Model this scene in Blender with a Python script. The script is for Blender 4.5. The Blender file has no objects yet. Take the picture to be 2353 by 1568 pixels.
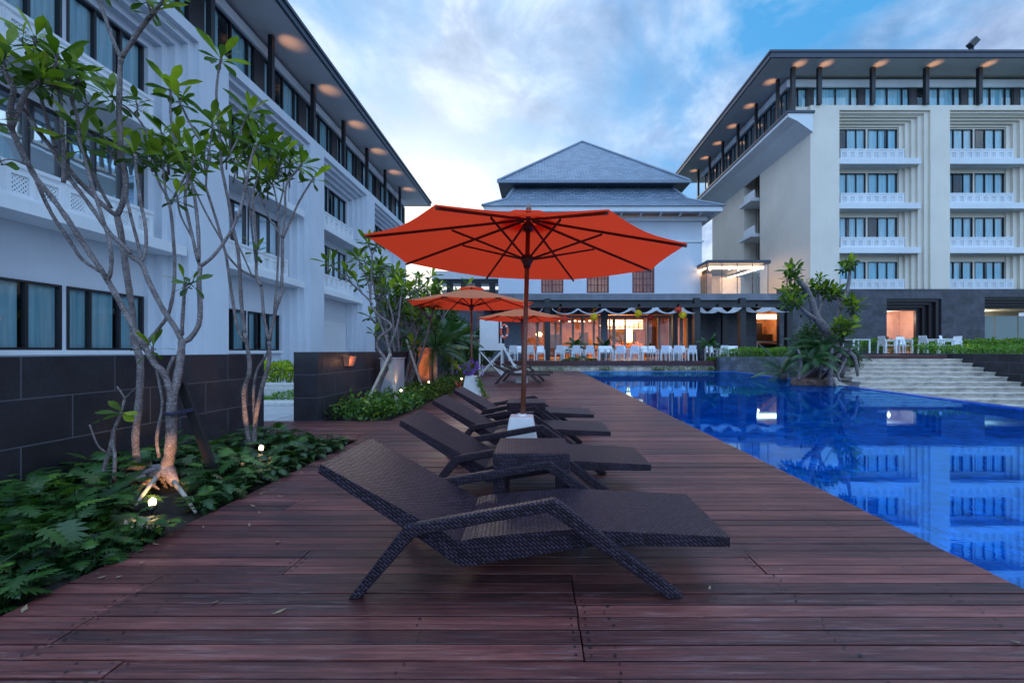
import bpy, bmesh, math, random
from mathutils import Vector, Matrix
C = bpy.context
S = C.scene
COL = S.collection
R = math.radians
PI = math.pi
F = 980.0
H = 1.15

# ------------------------------------------------------------------ camera
cam_d = bpy.data.cameras.new("camera")
cam = bpy.data.objects.new("camera", cam_d)
COL.objects.link(cam)
cam.location = (0, 0, H)
cam.rotation_euler = (PI / 2, 0, 0)
cam_d.sensor_width = 36
cam_d.lens = 15.0
cam_d.shift_x = -61 / 2352
cam_d.shift_y = 22 / 2352
cam_d.clip_start = 0.05
cam_d.clip_end = 3000
S.camera = cam

# ------------------------------------------------------------------ world
W = bpy.data.worlds.new("World")
S.world = W
W.use_nodes = True
nt = W.node_tree
nt.nodes.clear()
N = nt.nodes.new
L = nt.links.new
SUN_EL, SUN_AZ = 14.0, -14.0


def wmath(op, a, b=None, c=None, clamp=False):
    n = N('ShaderNodeMath')
    n.operation = op
    n.use_clamp = clamp
    for i, v in enumerate((a, b, c)):
        if v is None:
            continue
        if isinstance(v, (int, float)):
            n.inputs[i].default_value = v
        else:
            L(v, n.inputs[i])
    return n.outputs[0]


def wmix(f, a, b, mode='MIX'):
    n = N('ShaderNodeMix')
    n.data_type = 'RGBA'
    n.blend_type = mode
    n.clamp_factor = True
    for k, v in ((0, f), (6, a), (7, b)):
        if isinstance(v, (int, float)):
            n.inputs[k].default_value = v
        elif isinstance(v, tuple):
            n.inputs[k].default_value = v + (1,) if len(v) == 3 else v
        else:
            L(v, n.inputs[k])
    return n.outputs[2]


sky = N('ShaderNodeTexSky')
sky.sky_type = 'NISHITA'
sky.sun_disc = False
sky.sun_elevation = R(SUN_EL)
sky.sun_rotation = R(SUN_AZ)
sky.air_density = 1.3
sky.dust_density = 0.6
sky.ozone_density = 3.0
tc = N('ShaderNodeTexCoord')
sep = N('ShaderNodeSeparateXYZ')
L(tc.outputs['Generated'], sep.inputs[0])
zc = wmath('MAXIMUM', sep.outputs[2], 0.0)
den = wmath('ADD', zc, 0.40)
cx = wmath('DIVIDE', sep.outputs[0], den)
cy = wmath('DIVIDE', sep.outputs[1], den)
comb = N('ShaderNodeCombineXYZ')
L(cx, comb.inputs[0])
L(cy, comb.inputs[1])
n1 = N('ShaderNodeTexNoise')
n1.inputs['Scale'].default_value = 2.2
n1.inputs['Detail'].default_value = 8
n1.inputs['Roughness'].default_value = 0.56
n1.inputs['Distortion'].default_value = 0.45
L(comb.outputs[0], n1.inputs['Vector'])
n2 = N('ShaderNodeTexNoise')
n2.inputs['Scale'].default_value = 4.2
n2.inputs['Detail'].default_value = 8
n2.inputs['Roughness'].default_value = 0.6
n2.inputs['Distortion'].default_value = 0.35
L(comb.outputs[0], n2.inputs['Vector'])
# clear blue between the clouds, deeper to the right and overhead
nish = wmix(1.0, sky.outputs[0], (0.075, 0.1, 0.14), 'MULTIPLY')
clear = wmix(0.75, nish, (0.07, 0.36, 0.72))
cr = N('ShaderNodeValToRGB')
cr.color_ramp.elements[0].position = 0.36
cr.color_ramp.elements[1].position = 0.56
L(n1.outputs[0], cr.inputs[0])
cr2 = N('ShaderNodeValToRGB')
cr2.color_ramp.elements[0].position = 0.36
cr2.color_ramp.elements[0].color = (0.20, 0.29, 0.48, 1)
e = cr2.color_ramp.elements.new(0.50)
e.color = (0.36, 0.48, 0.70, 1)
cr2.color_ramp.elements[2].position = 0.64
cr2.color_ramp.elements[2].color = (0.66, 0.78, 0.95, 1)
L(n2.outputs[0], cr2.inputs[0])
cloud = wmix(cr.outputs[0], clear, cr2.outputs[0])
# sunset brightness low behind the left wing
sd = Vector((math.sin(R(SUN_AZ)) * math.cos(R(SUN_EL)), math.cos(R(SUN_AZ)) * math.cos(R(SUN_EL)), math.sin(R(SUN_EL))))
dot = N('ShaderNodeVectorMath')
dot.operation = 'DOT_PRODUCT'
L(tc.outputs['Generated'], dot.inputs[0])
dot.inputs[1].default_value = sd
g1 = wmath('POWER', wmath('MAXIMUM', dot.outputs['Value'], 0.0), 15.0)
g2 = wmath('POWER', wmath('MAXIMUM', dot.outputs['Value'], 0.0), 110.0)
bright = wmix(wmath('MULTIPLY', g1, 0.72), cloud, (0.86, 0.94, 1.0))
bright = wmix(wmath('MULTIPLY', g2, 0.95), bright, (1.35, 1.22, 0.98))
# sky brightness added overhead and behind the viewer, unseen, to light the walls
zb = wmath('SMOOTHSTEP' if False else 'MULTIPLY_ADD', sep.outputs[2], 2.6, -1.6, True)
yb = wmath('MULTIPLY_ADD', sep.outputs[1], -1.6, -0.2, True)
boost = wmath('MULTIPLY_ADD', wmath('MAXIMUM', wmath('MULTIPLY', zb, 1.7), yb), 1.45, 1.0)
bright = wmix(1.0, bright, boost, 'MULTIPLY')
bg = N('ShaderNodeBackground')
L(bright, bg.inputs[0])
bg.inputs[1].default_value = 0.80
wo = N('ShaderNodeOutputWorld')
L(bg.outputs[0], wo.inputs[0])

# ------------------------------------------------------------------ sun (weak, through cloud)
sl = bpy.data.lights.new("sun", 'SUN')
sl.energy = 0.28
sl.angle = R(12)
sl.color = (1.0, 0.84, 0.72)
so = bpy.data.objects.new("sun", sl)
COL.objects.link(so)
so.rotation_euler = (-sd).to_track_quat('-Z', 'Y').to_euler()

S.view_settings.view_transform = 'Standard'
S.view_settings.look = 'None'
S.view_settings.exposure = 0.70
S.view_settings.gamma = 1.0
S.render.engine = 'CYCLES'
S.cycles.use_denoising = True
S.cycles.max_bounces = 8
S.cycles.transparent_max_bounces = 24
S.cycles.caustics_reflective = False
S.cycles.caustics_refractive = False
S.cycles.sample_clamp_indirect = 4.0


# ------------------------------------------------------------------ helpers
def wpt(px, py, y):
    """a point seen at (px, py) of the photo at distance y"""
    return Vector(((px - 1237) / F * y, y, H - (py - 806) / F * y))


def X(px, y):
    return (px - 1237) / F * y


def Z(py, y):
    return H - (py - 806) / F * y


class MB:
    def __init__(s):
        s.v = []
        s.f = []
        s.c = []
        s.m = []
        s.cur = 0
        s.mi = 0

    def add(s, vs, fs, c=None):
        b = len(s.v)
        s.v += [tuple(p) for p in vs]
        for f in fs:
            s.f.append(tuple(i + b for i in f))
            s.c.append(s.cur if c is None else c)
            s.m.append(s.mi)

    def box(s, x0, x1, y0, y1, z0, z1, c=None):
        if x0 > x1: x0, x1 = x1, x0
        if y0 > y1: y0, y1 = y1, y0
        if z0 > z1: z0, z1 = z1, z0
        s.add([(x0, y0, z0), (x1, y0, z0), (x1, y1, z0), (x0, y1, z0),
               (x0, y0, z1), (x1, y0, z1), (x1, y1, z1), (x0, y1, z1)],
              [(0, 3, 2, 1), (4, 5, 6, 7), (0, 1, 5, 4), (1, 2, 6, 5), (2, 3, 7, 6), (3, 0, 4, 7)], c)

    def beam(s, p0, p1, w, h, up=(0, 0, 1), w1=None, h1=None):
        p0 = Vector(p0); p1 = Vector(p1)
        d = (p1 - p0).normalized()
        u = Vector(up)
        if abs(d.dot(u)) > 0.99:
            u = Vector((0, 1, 0))
        a = d.cross(u).normalized()
        b = a.cross(d).normalized()
        w1 = w if w1 is None else w1
        h1 = h if h1 is None else h1
        vs = []
        for p, ww, hh in ((p0, w, h), (p1, w1, h1)):
            for sx, sy in ((-1, -1), (1, -1), (1, 1), (-1, 1)):
                vs.append(p + a * sx * ww / 2 + b * sy * hh / 2)
        s.add(vs, [(3, 2, 1, 0), (4, 5, 6, 7), (0, 1, 5, 4), (1, 2, 6, 5), (2, 3, 7, 6), (3, 0, 4, 7)])

    def tube(s, pts, rad, n=8, caps=True):
        pts = [Vector(p) for p in pts]
        if isinstance(rad, (int, float)):
            rad = [rad] * len(pts)
        rings = []
        a = None
        for i, p in enumerate(pts):
            d = (pts[min(i + 1, len(pts) - 1)] - pts[max(i - 1, 0)]).normalized()
            if a is None:
                a = d.cross(Vector((0, 0, 1)))
                if a.length < 0.05:
                    a = d.cross(Vector((0, 1, 0)))
            a = (a - d * a.dot(d)).normalized()
            b = d.cross(a)
            rings.append([p + (a * math.cos(2 * PI * k / n) + b * math.sin(2 * PI * k / n)) * rad[i] for k in range(n)])
        vs = [q for r in rings for q in r]
        fs = []
        for i in range(len(pts) - 1):
            for k in range(n):
                k2 = (k + 1) % n
                fs.append((i * n + k, i * n + k2, (i + 1) * n + k2, (i + 1) * n + k))
        if caps:
            fs.append(tuple(reversed(range(n))))
            fs.append(tuple((len(pts) - 1) * n + k for k in range(n)))
        s.add(vs, fs)

    def prism(s, poly, axis, a0, a1):
        """poly in the other two axes; axis 'y': poly=(x,z)"""
        n = len(poly)
        def mk(p, a):
            return {'x': (a, p[0], p[1]), 'y': (p[0], a, p[1]), 'z': (p[0], p[1], a)}[axis]
        vs = [mk(p, a0) for p in poly] + [mk(p, a1) for p in poly]
        fs = [tuple(range(n)), tuple(reversed(range(n, 2 * n)))]
        fs += [(i, i + n, (i + 1) % n + n, (i + 1) % n) for i in range(n)]
        s.add(vs, fs)

    def lathe(s, prof, cx, cy, n=16):
        vs = []
        for r, z in prof:
            for k in range(n):
                vs.append((cx + r * math.cos(2 * PI * k / n), cy + r * math.sin(2 * PI * k / n), z))
        fs = []
        for i in range(len(prof) - 1):
            for k in range(n):
                k2 = (k + 1) % n
                fs.append((i * n + k, i * n + k2, (i + 1) * n + k2, (i + 1) * n + k))
        fs.append(tuple(reversed(range(n))))
        fs.append(tuple((len(prof) - 1) * n + k for k in range(n)))
        s.add(vs, fs)

    def build(s, name, mat, parent=None, smooth=False, uv=False, fix=True, bevel=0, loc=None, attr=False):
        me = bpy.data.meshes.new(name)
        me.from_pydata(s.v, [], s.f)
        mats = mat if isinstance(mat, (list, tuple)) else [mat]
        for m in mats:
            me.materials.append(m)
        if len(mats) > 1:
            me.polygons.foreach_set('material_index', s.m)
        if attr:
            at = me.attributes.new('tint', 'FLOAT', 'FACE')
            at.data.foreach_set('value', [float(c) for c in s.c])
        if fix:
            bm = bmesh.new()
            bm.from_mesh(me)
            bmesh.ops.recalc_face_normals(bm, faces=bm.faces)
            bm.to_mesh(me)
            bm.free()
        if uv:
            ul = me.uv_layers.new(name='UV')
            for p in me.polygons:
                nn = p.normal
                if abs(nn.y) > 0.7:
                    ua, va = Vector((1, 0, 0)), Vector((0, 0, 1))
                    if uv == 'side':
                        pass
                else:
                    ua = Vector((0, 1, 0))
                    va = nn.cross(ua)
                    if va.length < 1e-6:
                        va = Vector((1, 0, 0))
                    va.normalize()
                for li in p.loop_indices:
                    co = me.vertices[me.loops[li].vertex_index].co
                    ul.data[li].uv = (co.dot(ua), co.dot(va))
        if smooth:
            me.polygons.foreach_set('use_smooth', [True] * len(me.polygons))
        o = bpy.data.objects.new(name, me)
        COL.objects.link(o)
        if loc is not None:
            o.location = loc
        if parent is not None:
            setp(o, parent)
        if bevel:
            b = o.modifiers.new('bevel', 'BEVEL')
            b.width = bevel
            b.segments = 2
            b.limit_method = 'ANGLE'
            b.angle_limit = R(40)
        return o


def wm(o):
    m = Matrix.LocRotScale(o.location, o.rotation_euler, o.scale)
    if o.parent:
        m = wm(o.parent) @ o.matrix_parent_inverse @ m
    return m


def setp(o, parent):
    o.parent = parent
    o.matrix_parent_inverse = wm(parent).inverted()


def tag(o, label=None, cat=None, group=None, kind=None):
    if label: o['label'] = label
    if cat: o['category'] = cat
    if group: o['group'] = group
    if kind: o['kind'] = kind
    return o


def thing(name, label, cat, loc=(0, 0, 0), group=None):
    o = bpy.data.objects.new(name, None)
    o.empty_display_size = 0.1
    COL.objects.link(o)
    o.location = loc
    return tag(o, label, cat, group)


def copy_tree(o, parent=None):
    c = o.copy()
    COL.objects.link(c)
    if parent is not None:
        c.parent = parent
    for ch in list(o.children):
        copy_tree(ch, c)
    return c


def struct(o):
    o['kind'] = 'structure'
    return o


# ------------------------------------------------------------------ materials
class Mat:
    def __init__(s, name):
        s.m = bpy.data.materials.new(name)
        s.m.use_nodes = True
        s.nt = s.m.node_tree
        s.b = s.nt.nodes['Principled BSDF']
        s.out = s.nt.nodes['Material Output']

    def n(s, t, **kw):
        nd = s.nt.nodes.new(t)
        for k, v in kw.items():
            setattr(nd, k, v)
        return nd

    def l(s, a, b):
        s.nt.links.new(a, b)

    def setin(s, inp, v):
        if isinstance(v, (int, float)):
            inp.default_value = v
        elif isinstance(v, tuple):
            inp.default_value = v + (1,) if len(v) == 3 and inp.type == 'RGBA' else v
        else:
            s.l(v, inp)

    def P(s, name, v):
        s.setin(s.b.inputs[name], v)
        return s

    def coord(s, kind='Object', scale=(1, 1, 1), rot=(0, 0, 0)):
        t = s.n('ShaderNodeTexCoord')
        mp = s.n('ShaderNodeMapping')
        mp.inputs['Scale'].default_value = scale
        mp.inputs['Rotation'].default_value = rot
        s.l(t.outputs[kind], mp.inputs[0])
        return mp.outputs[0]

    def geo(s, scale=(1, 1, 1)):
        t = s.n('ShaderNodeNewGeometry')
        mp = s.n('ShaderNodeMapping')
        mp.inputs['Scale'].default_value = scale
        s.l(t.outputs['Position'], mp.inputs[0])
        return mp.outputs[0]

    def noise(s, vec, scale=5, detail=4, rough=0.5, dist=0.0, out=0):
        nd = s.n('ShaderNodeTexNoise')
        nd.inputs['Scale'].default_value = scale
        nd.inputs['Detail'].default_value = detail
        nd.inputs['Roughness'].default_value = rough
        nd.inputs['Distortion'].default_value = dist
        if vec is not None:
            s.l(vec, nd.inputs['Vector'])
        return nd.outputs[out]

    def ramp(s, fac, stops):
        nd = s.n('ShaderNodeValToRGB')
        cr = nd.color_ramp
        while len(cr.elements) < len(stops):
            cr.elements.new(0.5)
        for e, (p, c) in zip(cr.elements, stops):
            e.position = p
            if isinstance(c, (int, float)):
                c = (c, c, c)
            e.color = tuple(c) + (1,)
        s.l(fac, nd.inputs[0])
        return nd.outputs[0]

    def mix(s, f, a, b, mode='MIX'):
        nd = s.n('ShaderNodeMix')
        nd.data_type = 'RGBA'
        nd.blend_type = mode
        s.setin(nd.inputs[0], f)
        s.setin(nd.inputs[6], a)
        s.setin(nd.inputs[7], b)
        return nd.outputs[2]

    def math(s, op, a, b=0.0, clamp=False):
        nd = s.n('ShaderNodeMath')
        nd.operation = op
        nd.use_clamp = clamp
        s.setin(nd.inputs[0], a)
        s.setin(nd.inputs[1], b)
        return nd.outputs[0]

    def bump(s, h, strength=0.3, dist=0.01):
        nd = s.n('ShaderNodeBump')
        nd.inputs['Strength'].default_value = strength
        nd.inputs['Distance'].default_value = dist
        s.l(h, nd.inputs['Height'])
        s.l(nd.outputs[0], s.b.inputs['Normal'])
        return nd.outputs[0]


def plain(name, col, rough=0.6, var=0.12, scale=3.0, spec=0.5, metal=0.0):
    m = Mat(name)
    f = m.noise(m.geo(), scale, 5, 0.6)
    a = tuple(max(0, c * (1 - var)) for c in col)
    b = tuple(min(1, c * (1 + var)) for c in col)
    m.P('Base Color', m.ramp(f, [(0.3, a), (0.7, b)]))
    m.P('Roughness', rough).P('Specular IOR Level', spec).P('Metallic', metal)
    return m.m


def plaster(name, col):
    m = Mat(name)
    g = m.geo()
    big = m.noise(g, 0.35, 4, 0.6)
    fine = m.noise(g, 18, 4, 0.6)
    streak = m.noise(m.geo((6, 6, 0.35)), 1.0, 5, 0.6)
    c = m.ramp(big, [(0.3, tuple(x * 0.90 for x in col)), (0.7, tuple(min(1, x * 1.04) for x in col))])
    c = m.mix(m.ramp(streak, [(0.52, 0.0), (0.75, 0.22)]), c, tuple(x * 0.72 for x in col))
    m.P('Base Color', c).P('Roughness', 0.85)
    m.bump(fine, 0.15, 0.01)
    return m.m


def emis(name, col, st):
    m = Mat(name)
    m.P('Base Color', (0.8, 0.8, 0.8)).P('Emission Color', col).P('Emission Strength', st)
    return m.m


def foliage(name, c0, c1, c2=None, trans=0.35, rough=0.36, scale=2.5):
    m = Mat(name)
    f = m.noise(m.geo(), scale, 3, 0.6)
    t = m.n('ShaderNodeAttribute', attribute_name='tint')
    k = m.math('ADD', m.math('MULTIPLY', f, 0.6), m.math('MULTIPLY', t.outputs['Fac'], 0.5))
    st = [(0.25, c0), (0.75, c1)]
    if c2:
        st = [(0.2, c0), (0.62, c1), (0.86, c2)]
    c = m.ramp(k, st)
    m.P('Base Color', c).P('Roughness', rough).P('Specular IOR Level', 0.4)
    tr = m.n('ShaderNodeBsdfTranslucent')
    m.l(m.mix(1.0, c, (1.6, 1.7, 0.7), 'MULTIPLY'), tr.inputs[0])
    ms = m.n('ShaderNodeMixShader')
    ms.inputs[0].default_value = trans
    m.l(m.b.outputs[0], ms.inputs[1])
    m.l(tr.outputs[0], ms.inputs[2])
    m.l(ms.outputs[0], m.out.inputs[0])
    return m.m


M = {}
M['white_wall'] = plaster('pale plaster', (0.63, 0.67, 0.74))
M['cream_wall'] = plaster('cream plaster', (0.78, 0.70, 0.60))
M['white_trim'] = plaster('white trim', (0.74, 0.76, 0.79))
M['soffit'] = plaster('soffit board', (0.60, 0.58, 0.58))
M['fascia'] = plain('dark fascia metal', (0.035, 0.045, 0.07), 0.45)
M['frame'] = plain('dark window frame', (0.02, 0.017, 0.022), 0.4)
M['post'] = plain('black steel post', (0.012, 0.012, 0.017), 0.45)
M['white_paint'] = plain('white painted wood', (0.78, 0.79, 0.80), 0.5, 0.05)
M['white_plastic'] = plain('white plastic', (0.82, 0.84, 0.86), 0.35, 0.03)
M['concrete'] = plain('pale concrete', (0.55, 0.54, 0.52), 0.8, 0.15, 12)
M['black'] = plain('black metal', (0.01, 0.01, 0.012), 0.4)
M['pole'] = plain('varnished pole wood', (0.15, 0.048, 0.024), 0.35, 0.25, 14)
M['rib'] = plain('dark rib wood', (0.060, 0.018, 0.012), 0.5, 0.25, 14)
M['soil'] = plain('dark soil', (0.018, 0.013, 0.010), 0.95, 0.5, 20)
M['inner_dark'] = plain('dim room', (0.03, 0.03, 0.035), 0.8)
M['maroon'] = plain('maroon shutter wood', (0.16, 0.030, 0.03), 0.5)
M['warm_wall'] = plain('warm room wall', (0.46, 0.24, 0.12), 0.7, .3, 1.5)
M['pink_wall'] = plain('rose lobby wall', (0.68, 0.50, 0.44), 0.7)
M['counter'] = plain('light timber counter', (0.55, 0.36, 0.26), 0.5)
M['terra'] = plain('terracotta', (0.50, 0.20, 0.12), 0.8)
M['strap'] = plain('dark blue strap', (0.02, 0.02, 0.05), 0.7)


def mk_curtain():
    m = Mat('sheer curtain')
    v = m.geo((1, 1, 0.04))
    f = m.noise(v, 9, 3, 0.6)
    c = m.ramp(f, [(0.3, (0.34, 0.66, 0.80)), (0.7, (0.85, 0.95, 1.0))])
    m.P('Base Color', c).P('Roughness', 0.9)
    m.bump(f, 0.8, 0.06)
    return m.m


M['curtain'] = mk_curtain()


def mk_glass(name, tint, refl=0.35, tr=(0.55, 0.85, 0.95)):
    m = Mat(name)
    gl = m.n('ShaderNodeBsdfGlossy')
    gl.inputs[0].default_value = (0.85, 0.95, 1, 1)
    gl.inputs[1].default_value = 0.02
    tp = m.n('ShaderNodeBsdfTransparent')
    tp.inputs[0].default_value = tr + (1,)
    fr = m.n('ShaderNodeFresnel')
    fr.inputs[0].default_value = 1.5
    k = m.math('ADD', m.math('MULTIPLY', fr.outputs[0], 0.9), refl * 0.2, True)
    ms = m.n('ShaderNodeMixShader')
    m.l(k, ms.inputs[0])
    m.l(tp.outputs[0], ms.inputs[1])
    m.l(gl.outputs[0], ms.inputs[2])
    m.l(ms.outputs[0], m.out.inputs[0])
    bn = m.n('ShaderNodeBump')
    bn.inputs['Strength'].default_value = 0.08
    bn.inputs['Distance'].default_value = 0.05
    m.l(m.noise(m.geo(), 0.8, 2), bn.inputs['Height'])
    m.l(bn.outputs[0], gl.inputs['Normal'])
    return m.m


M['glass'] = mk_glass('window glass', None, 0.1, (0.84, 0.97, 1.0))
M['clear'] = mk_glass('clear glass', None, 0.1, (0.95, 0.96, 0.95))


def mk_stone(name, col, bw, bh, axis, mort=(0.10, 0.10, 0.12), rough=0.45, msize=0.006):
    """big cladding slabs; axis 'y': wall runs along y (u = y), 'x': wall runs along x"""
    m = Mat(name)
    t = m.n('ShaderNodeNewGeometry')
    sp = m.n('ShaderNodeSeparateXYZ')
    m.l(t.outputs['Position'], sp.inputs[0])
    cb = m.n('ShaderNodeCombineXYZ')
    if axis == 'both':
        m.l(m.math('ADD', sp.outputs[0], sp.outputs[1]), cb.inputs[0])
    else:
        m.l(sp.outputs[1 if axis == 'y' else 0], cb.inputs[0])
    m.l(sp.outputs[2], cb.inputs[1])
    br = m.n('ShaderNodeTexBrick')
    br.inputs['Scale'].default_value = 1.0
    br.inputs['Brick Width'].default_value = bw
    br.inputs['Row Height'].default_value = bh
    br.inputs['Mortar Size'].default_value = msize
    br.inputs['Mortar Smooth'].default_value = 0.3
    br.inputs['Color1'].default_value = (0.75, 0.75, 0.75, 1)
    br.inputs['Color2'].default_value = (1.25, 1.25, 1.25, 1)
    m.l(cb.outputs[0], br.inputs['Vector'])
    g = m.geo()
    n_ = m.noise(g, 3.0, 8, 0.65)
    pit = m.noise(g, 40, 5, 0.7)
    c = m.ramp(n_, [(0.3, tuple(x * 0.55 for x in col)), (0.72, tuple(x * 1.5 for x in col))])
    c = m.mix(1.0, c, br.outputs['Color'], 'MULTIPLY')
    c = m.mix(m.ramp(pit, [(0.5, 0.0), (0.75, 0.5)]), c, tuple(x * 0.25 for x in col))
    c = m.mix(br.outputs['Fac'], c, mort)
    m.P('Base Color', c)
    m.P('Roughness', m.ramp(pit, [(0.3, rough - 0.08), (0.7, rough + 0.25)]))
    hh = m.math('SUBTRACT', m.math('MULTIPLY', pit, 0.4), br.outputs['Fac'])
    m.bump(hh, 0.5, 0.006)
    return m.m


M['andesite_y'] = mk_stone('dark andesite wall', (0.026, 0.024, 0.032), 0.76, 0.382, 'y')
M['andesite_x'] = mk_stone('dark andesite front', (0.050, 0.052, 0.068), 0.9, 0.45, 'x', (0.03, 0.03, 0.04))
M['grey_block'] = mk_stone('grey andesite block', (0.10, 0.11, 0.13), 0.34, 0.2, 'both', (0.05, 0.055, 0.06), 0.7)
M['tan_block'] = mk_stone('pale coral block', (0.62, 0.52, 0.40), 0.55, 0.22, 'x', (0.16, 0.13, 0.10), 0.8, 0.012)


def mk_steps():
    m = Mat('pale stone step')
    g = m.geo()
    f = m.noise(m.geo((1.2, 1.2, 3)), 2.2, 8, 0.7)
    s = m.noise(g, 24, 5, 0.7)
    c = m.ramp(f, [(0.32, (0.22, 0.19, 0.17)), (0.5, (0.50, 0.44, 0.38)), (0.7, (0.68, 0.61, 0.53))])
    c = m.mix(m.ramp(s, [(0.55, 0.0), (0.8, 0.4)]), c, (0.10, 0.09, 0.085))
    m.P('Base Color', c).P('Roughness', 0.8)
    m.bump(s, 0.3, 0.01)
    return m.m


M['steps'] = mk_steps()


def mk_deck():
    m = Mat('weathered ironwood')
    g = m.geo((1.9, 34, 26))
    gr = m.noise(g, 1.0, 10, 0.74, 0.15)
    fine = m.noise(m.geo((3, 110, 110)), 1.0, 5, 0.7)
    blot = m.noise(m.geo((0.8, 2.2, 1)), 1.3, 7, 0.7, 0.4)
    white = m.noise(m.geo((2.2, 34, 9)), 1.2, 10, 0.8, 0.2)
    wreg = m.noise(m.geo((0.5, 0.6, 1)), 1.0, 4, 0.6)
    t = m.n('ShaderNodeAttribute', attribute_name='tint')
    k = m.math('ADD', m.math('MULTIPLY', gr, 0.80), m.math('MULTIPLY', t.outputs['Fac'], 0.24))
    c = m.ramp(k, [(0.28, (0.012, 0.005, 0.006)), (0.43, (0.068, 0.016, 0.016)), (0.60, (0.155, 0.042, 0.036)), (0.80, (0.32, 0.110, 0.092))])
    c = m.mix(m.ramp(blot, [(0.54, 0.0), (0.74, 0.75)]), c, (0.026, 0.012, 0.014))
    c = m.mix(m.math('MULTIPLY', m.ramp(white, [(0.52, 0.0), (0.70, 0.60)]), m.ramp(wreg, [(0.42, 0.08), (0.62, 1.0)])), c, (0.46, 0.34, 0.36))
    c = m.mix(m.ramp(fine, [(0.44, 0.0), (0.66, 0.6)]), c, (0.016, 0.007, 0.010))
    m.P('Base Color', c)
    m.P('Roughness', m.ramp(blot, [(0.3, 0.54), (0.7, 0.36)]))
    m.P('Specular IOR Level', 0.5)
    hh = m.math('ADD', m.math('MULTIPLY', gr, 0.6), m.math('MULTIPLY', fine, 0.5))
    m.bump(hh, 0.45, 0.006)
    return m.m


M['deck'] = mk_deck()
M['deck_edge'] = plain('maroon deck edge', (0.06, 0.014, 0.014), 0.5, 0.4, 6)


def mk_water():
    m = Mat('pool water over blue tile')
    g = m.geo((1, 1, 1))
    t = m.n('ShaderNodeNewGeometry')
    br = m.n('ShaderNodeTexBrick')
    br.offset = 0.0
    br.inputs['Scale'].default_value = 1
    br.inputs['Brick Width'].default_value = 0.10
    br.inputs['Row Height'].default_value = 0.10
    br.inputs['Mortar Size'].default_value = 0.005
    br.inputs['Color1'].default_value = (0.35, 0.38, 0.45, 1)
    br.inputs['Color2'].default_value = (1.6, 1.55, 1.4, 1)
    br.inputs['Mortar'].default_value = (0.5, 0.5, 0.6, 1)
    wob = m.noise(g, 6, 3, 0.5, 0, 1)
    va = m.n('ShaderNodeVectorMath', operation='MULTIPLY_ADD')
    m.l(wob, va.inputs[0])
    va.inputs[1].default_value = (0.05, 0.05, 0)
    m.l(t.outputs['Position'], va.inputs[2])
    m.l(va.outputs[0], br.inputs['Vector'])
    f = m.noise(m.geo((1.0, 1.6, 1)), 1.1, 6, 0.6, 0.5)
    c = m.ramp(f, [(0.3, (0.0, 0.045, 0.34)), (0.55, (0.0, 0.085, 0.50)), (0.75, (0.008, 0.16, 0.64))])
    c = m.mix(0.75, c, m.mix(1.0, c, br.outputs['Color'], 'MULTIPLY'))
    df = m.n('ShaderNodeBsdfDiffuse')
    m.l(c, df.inputs[0])
    gl = m.n('ShaderNodeBsdfGlossy')
    gl.inputs[0].default_value = (0.21, 0.57, 1.0, 1)
    gl.inputs[1].default_value = 0.015
    rip = m.noise(m.geo((1.2, 3.2, 1)), 2.6, 4, 0.5, 0.3)
    rip2 = m.noise(m.geo((2, 7, 1)), 5, 2, 0.5)
    hh = m.math('ADD', rip, m.math('MULTIPLY', rip2, 0.22))
    bn = m.n('ShaderNodeBump')
    bn.inputs['Strength'].default_value = 0.025
    bn.inputs['Distance'].default_value = 0.012
    m.l(hh, bn.inputs['Height'])
    m.l(bn.outputs[0], gl.inputs['Normal'])
    fr = m.n('ShaderNodeFresnel')
    fr.inputs[0].default_value = 1.45
    k = m.math('ADD', m.math('MULTIPLY', fr.outputs[0], 0.75), 0.34, True)
    ms = m.n('ShaderNodeMixShader')
    m.l(k, ms.inputs[0])
    m.l(df.outputs[0], ms.inputs[1])
    m.l(gl.outputs[0], ms.inputs[2])
    m.l(ms.outputs[0], m.out.inputs[0])
    return m.m


M['water'] = mk_water()


def mk_tile():
    m = Mat('cobalt pool tile')
    br = m.n('ShaderNodeTexBrick')
    br.offset = 0.0
    br.inputs['Scale'].default_value = 1
    br.inputs['Brick Width'].default_value = 0.1
    br.inputs['Row Height'].default_value = 0.1
    br.inputs['Mortar Size'].default_value = 0.004
    br.inputs['Color1'].default_value = (0.004, 0.05, 0.42, 1)
    br.inputs['Color2'].default_value = (0.01, 0.12, 0.62, 1)
    br.inputs['Mortar'].default_value = (0.05, 0.2, 0.5, 1)
    m.l(m.geo(), br.inputs['Vector'])
    m.P('Base Color', br.outputs[0]).P('Roughness', 0.15)
    return m.m


M['tile'] = mk_tile()


def mk_wicker(bw=0.032, rh=0.0138):
    m = Mat('dark wicker')
    t = m.n('ShaderNodeTexCoord')
    br = m.n('ShaderNodeTexBrick')
    br.inputs['Scale'].default_value = 1
    br.inputs['Brick Width'].default_value = bw
    br.inputs['Row Height'].default_value = rh
    br.inputs["Mortar Size"].default_value = 0.0042
    br.inputs['Mortar Smooth'].default_value = 1.0
    br.inputs['Color1'].default_value = (0.016, 0.009, 0.018, 1)
    br.inputs['Color2'].default_value = (0.060, 0.037, 0.066, 1)
    br.inputs['Mortar'].default_value = (0.002, 0.002, 0.003, 1)
    mp = m.n('ShaderNodeMapping')
    mp.inputs['Rotation'].default_value = (0, 0, R(38))
    m.l(t.outputs['UV'], mp.inputs[0])
    m.l(mp.outputs[0], br.inputs['Vector'])
    m.P('Base Color', br.outputs[0]).P('Roughness', 0.42).P('Specular IOR Level', 0.32)
    inv = m.math('SUBTRACT', 1.0, br.outputs['Fac'])
    m.bump(inv, 1.0, 0.006)
    return m.m


M['wicker'] = mk_wicker()


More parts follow.
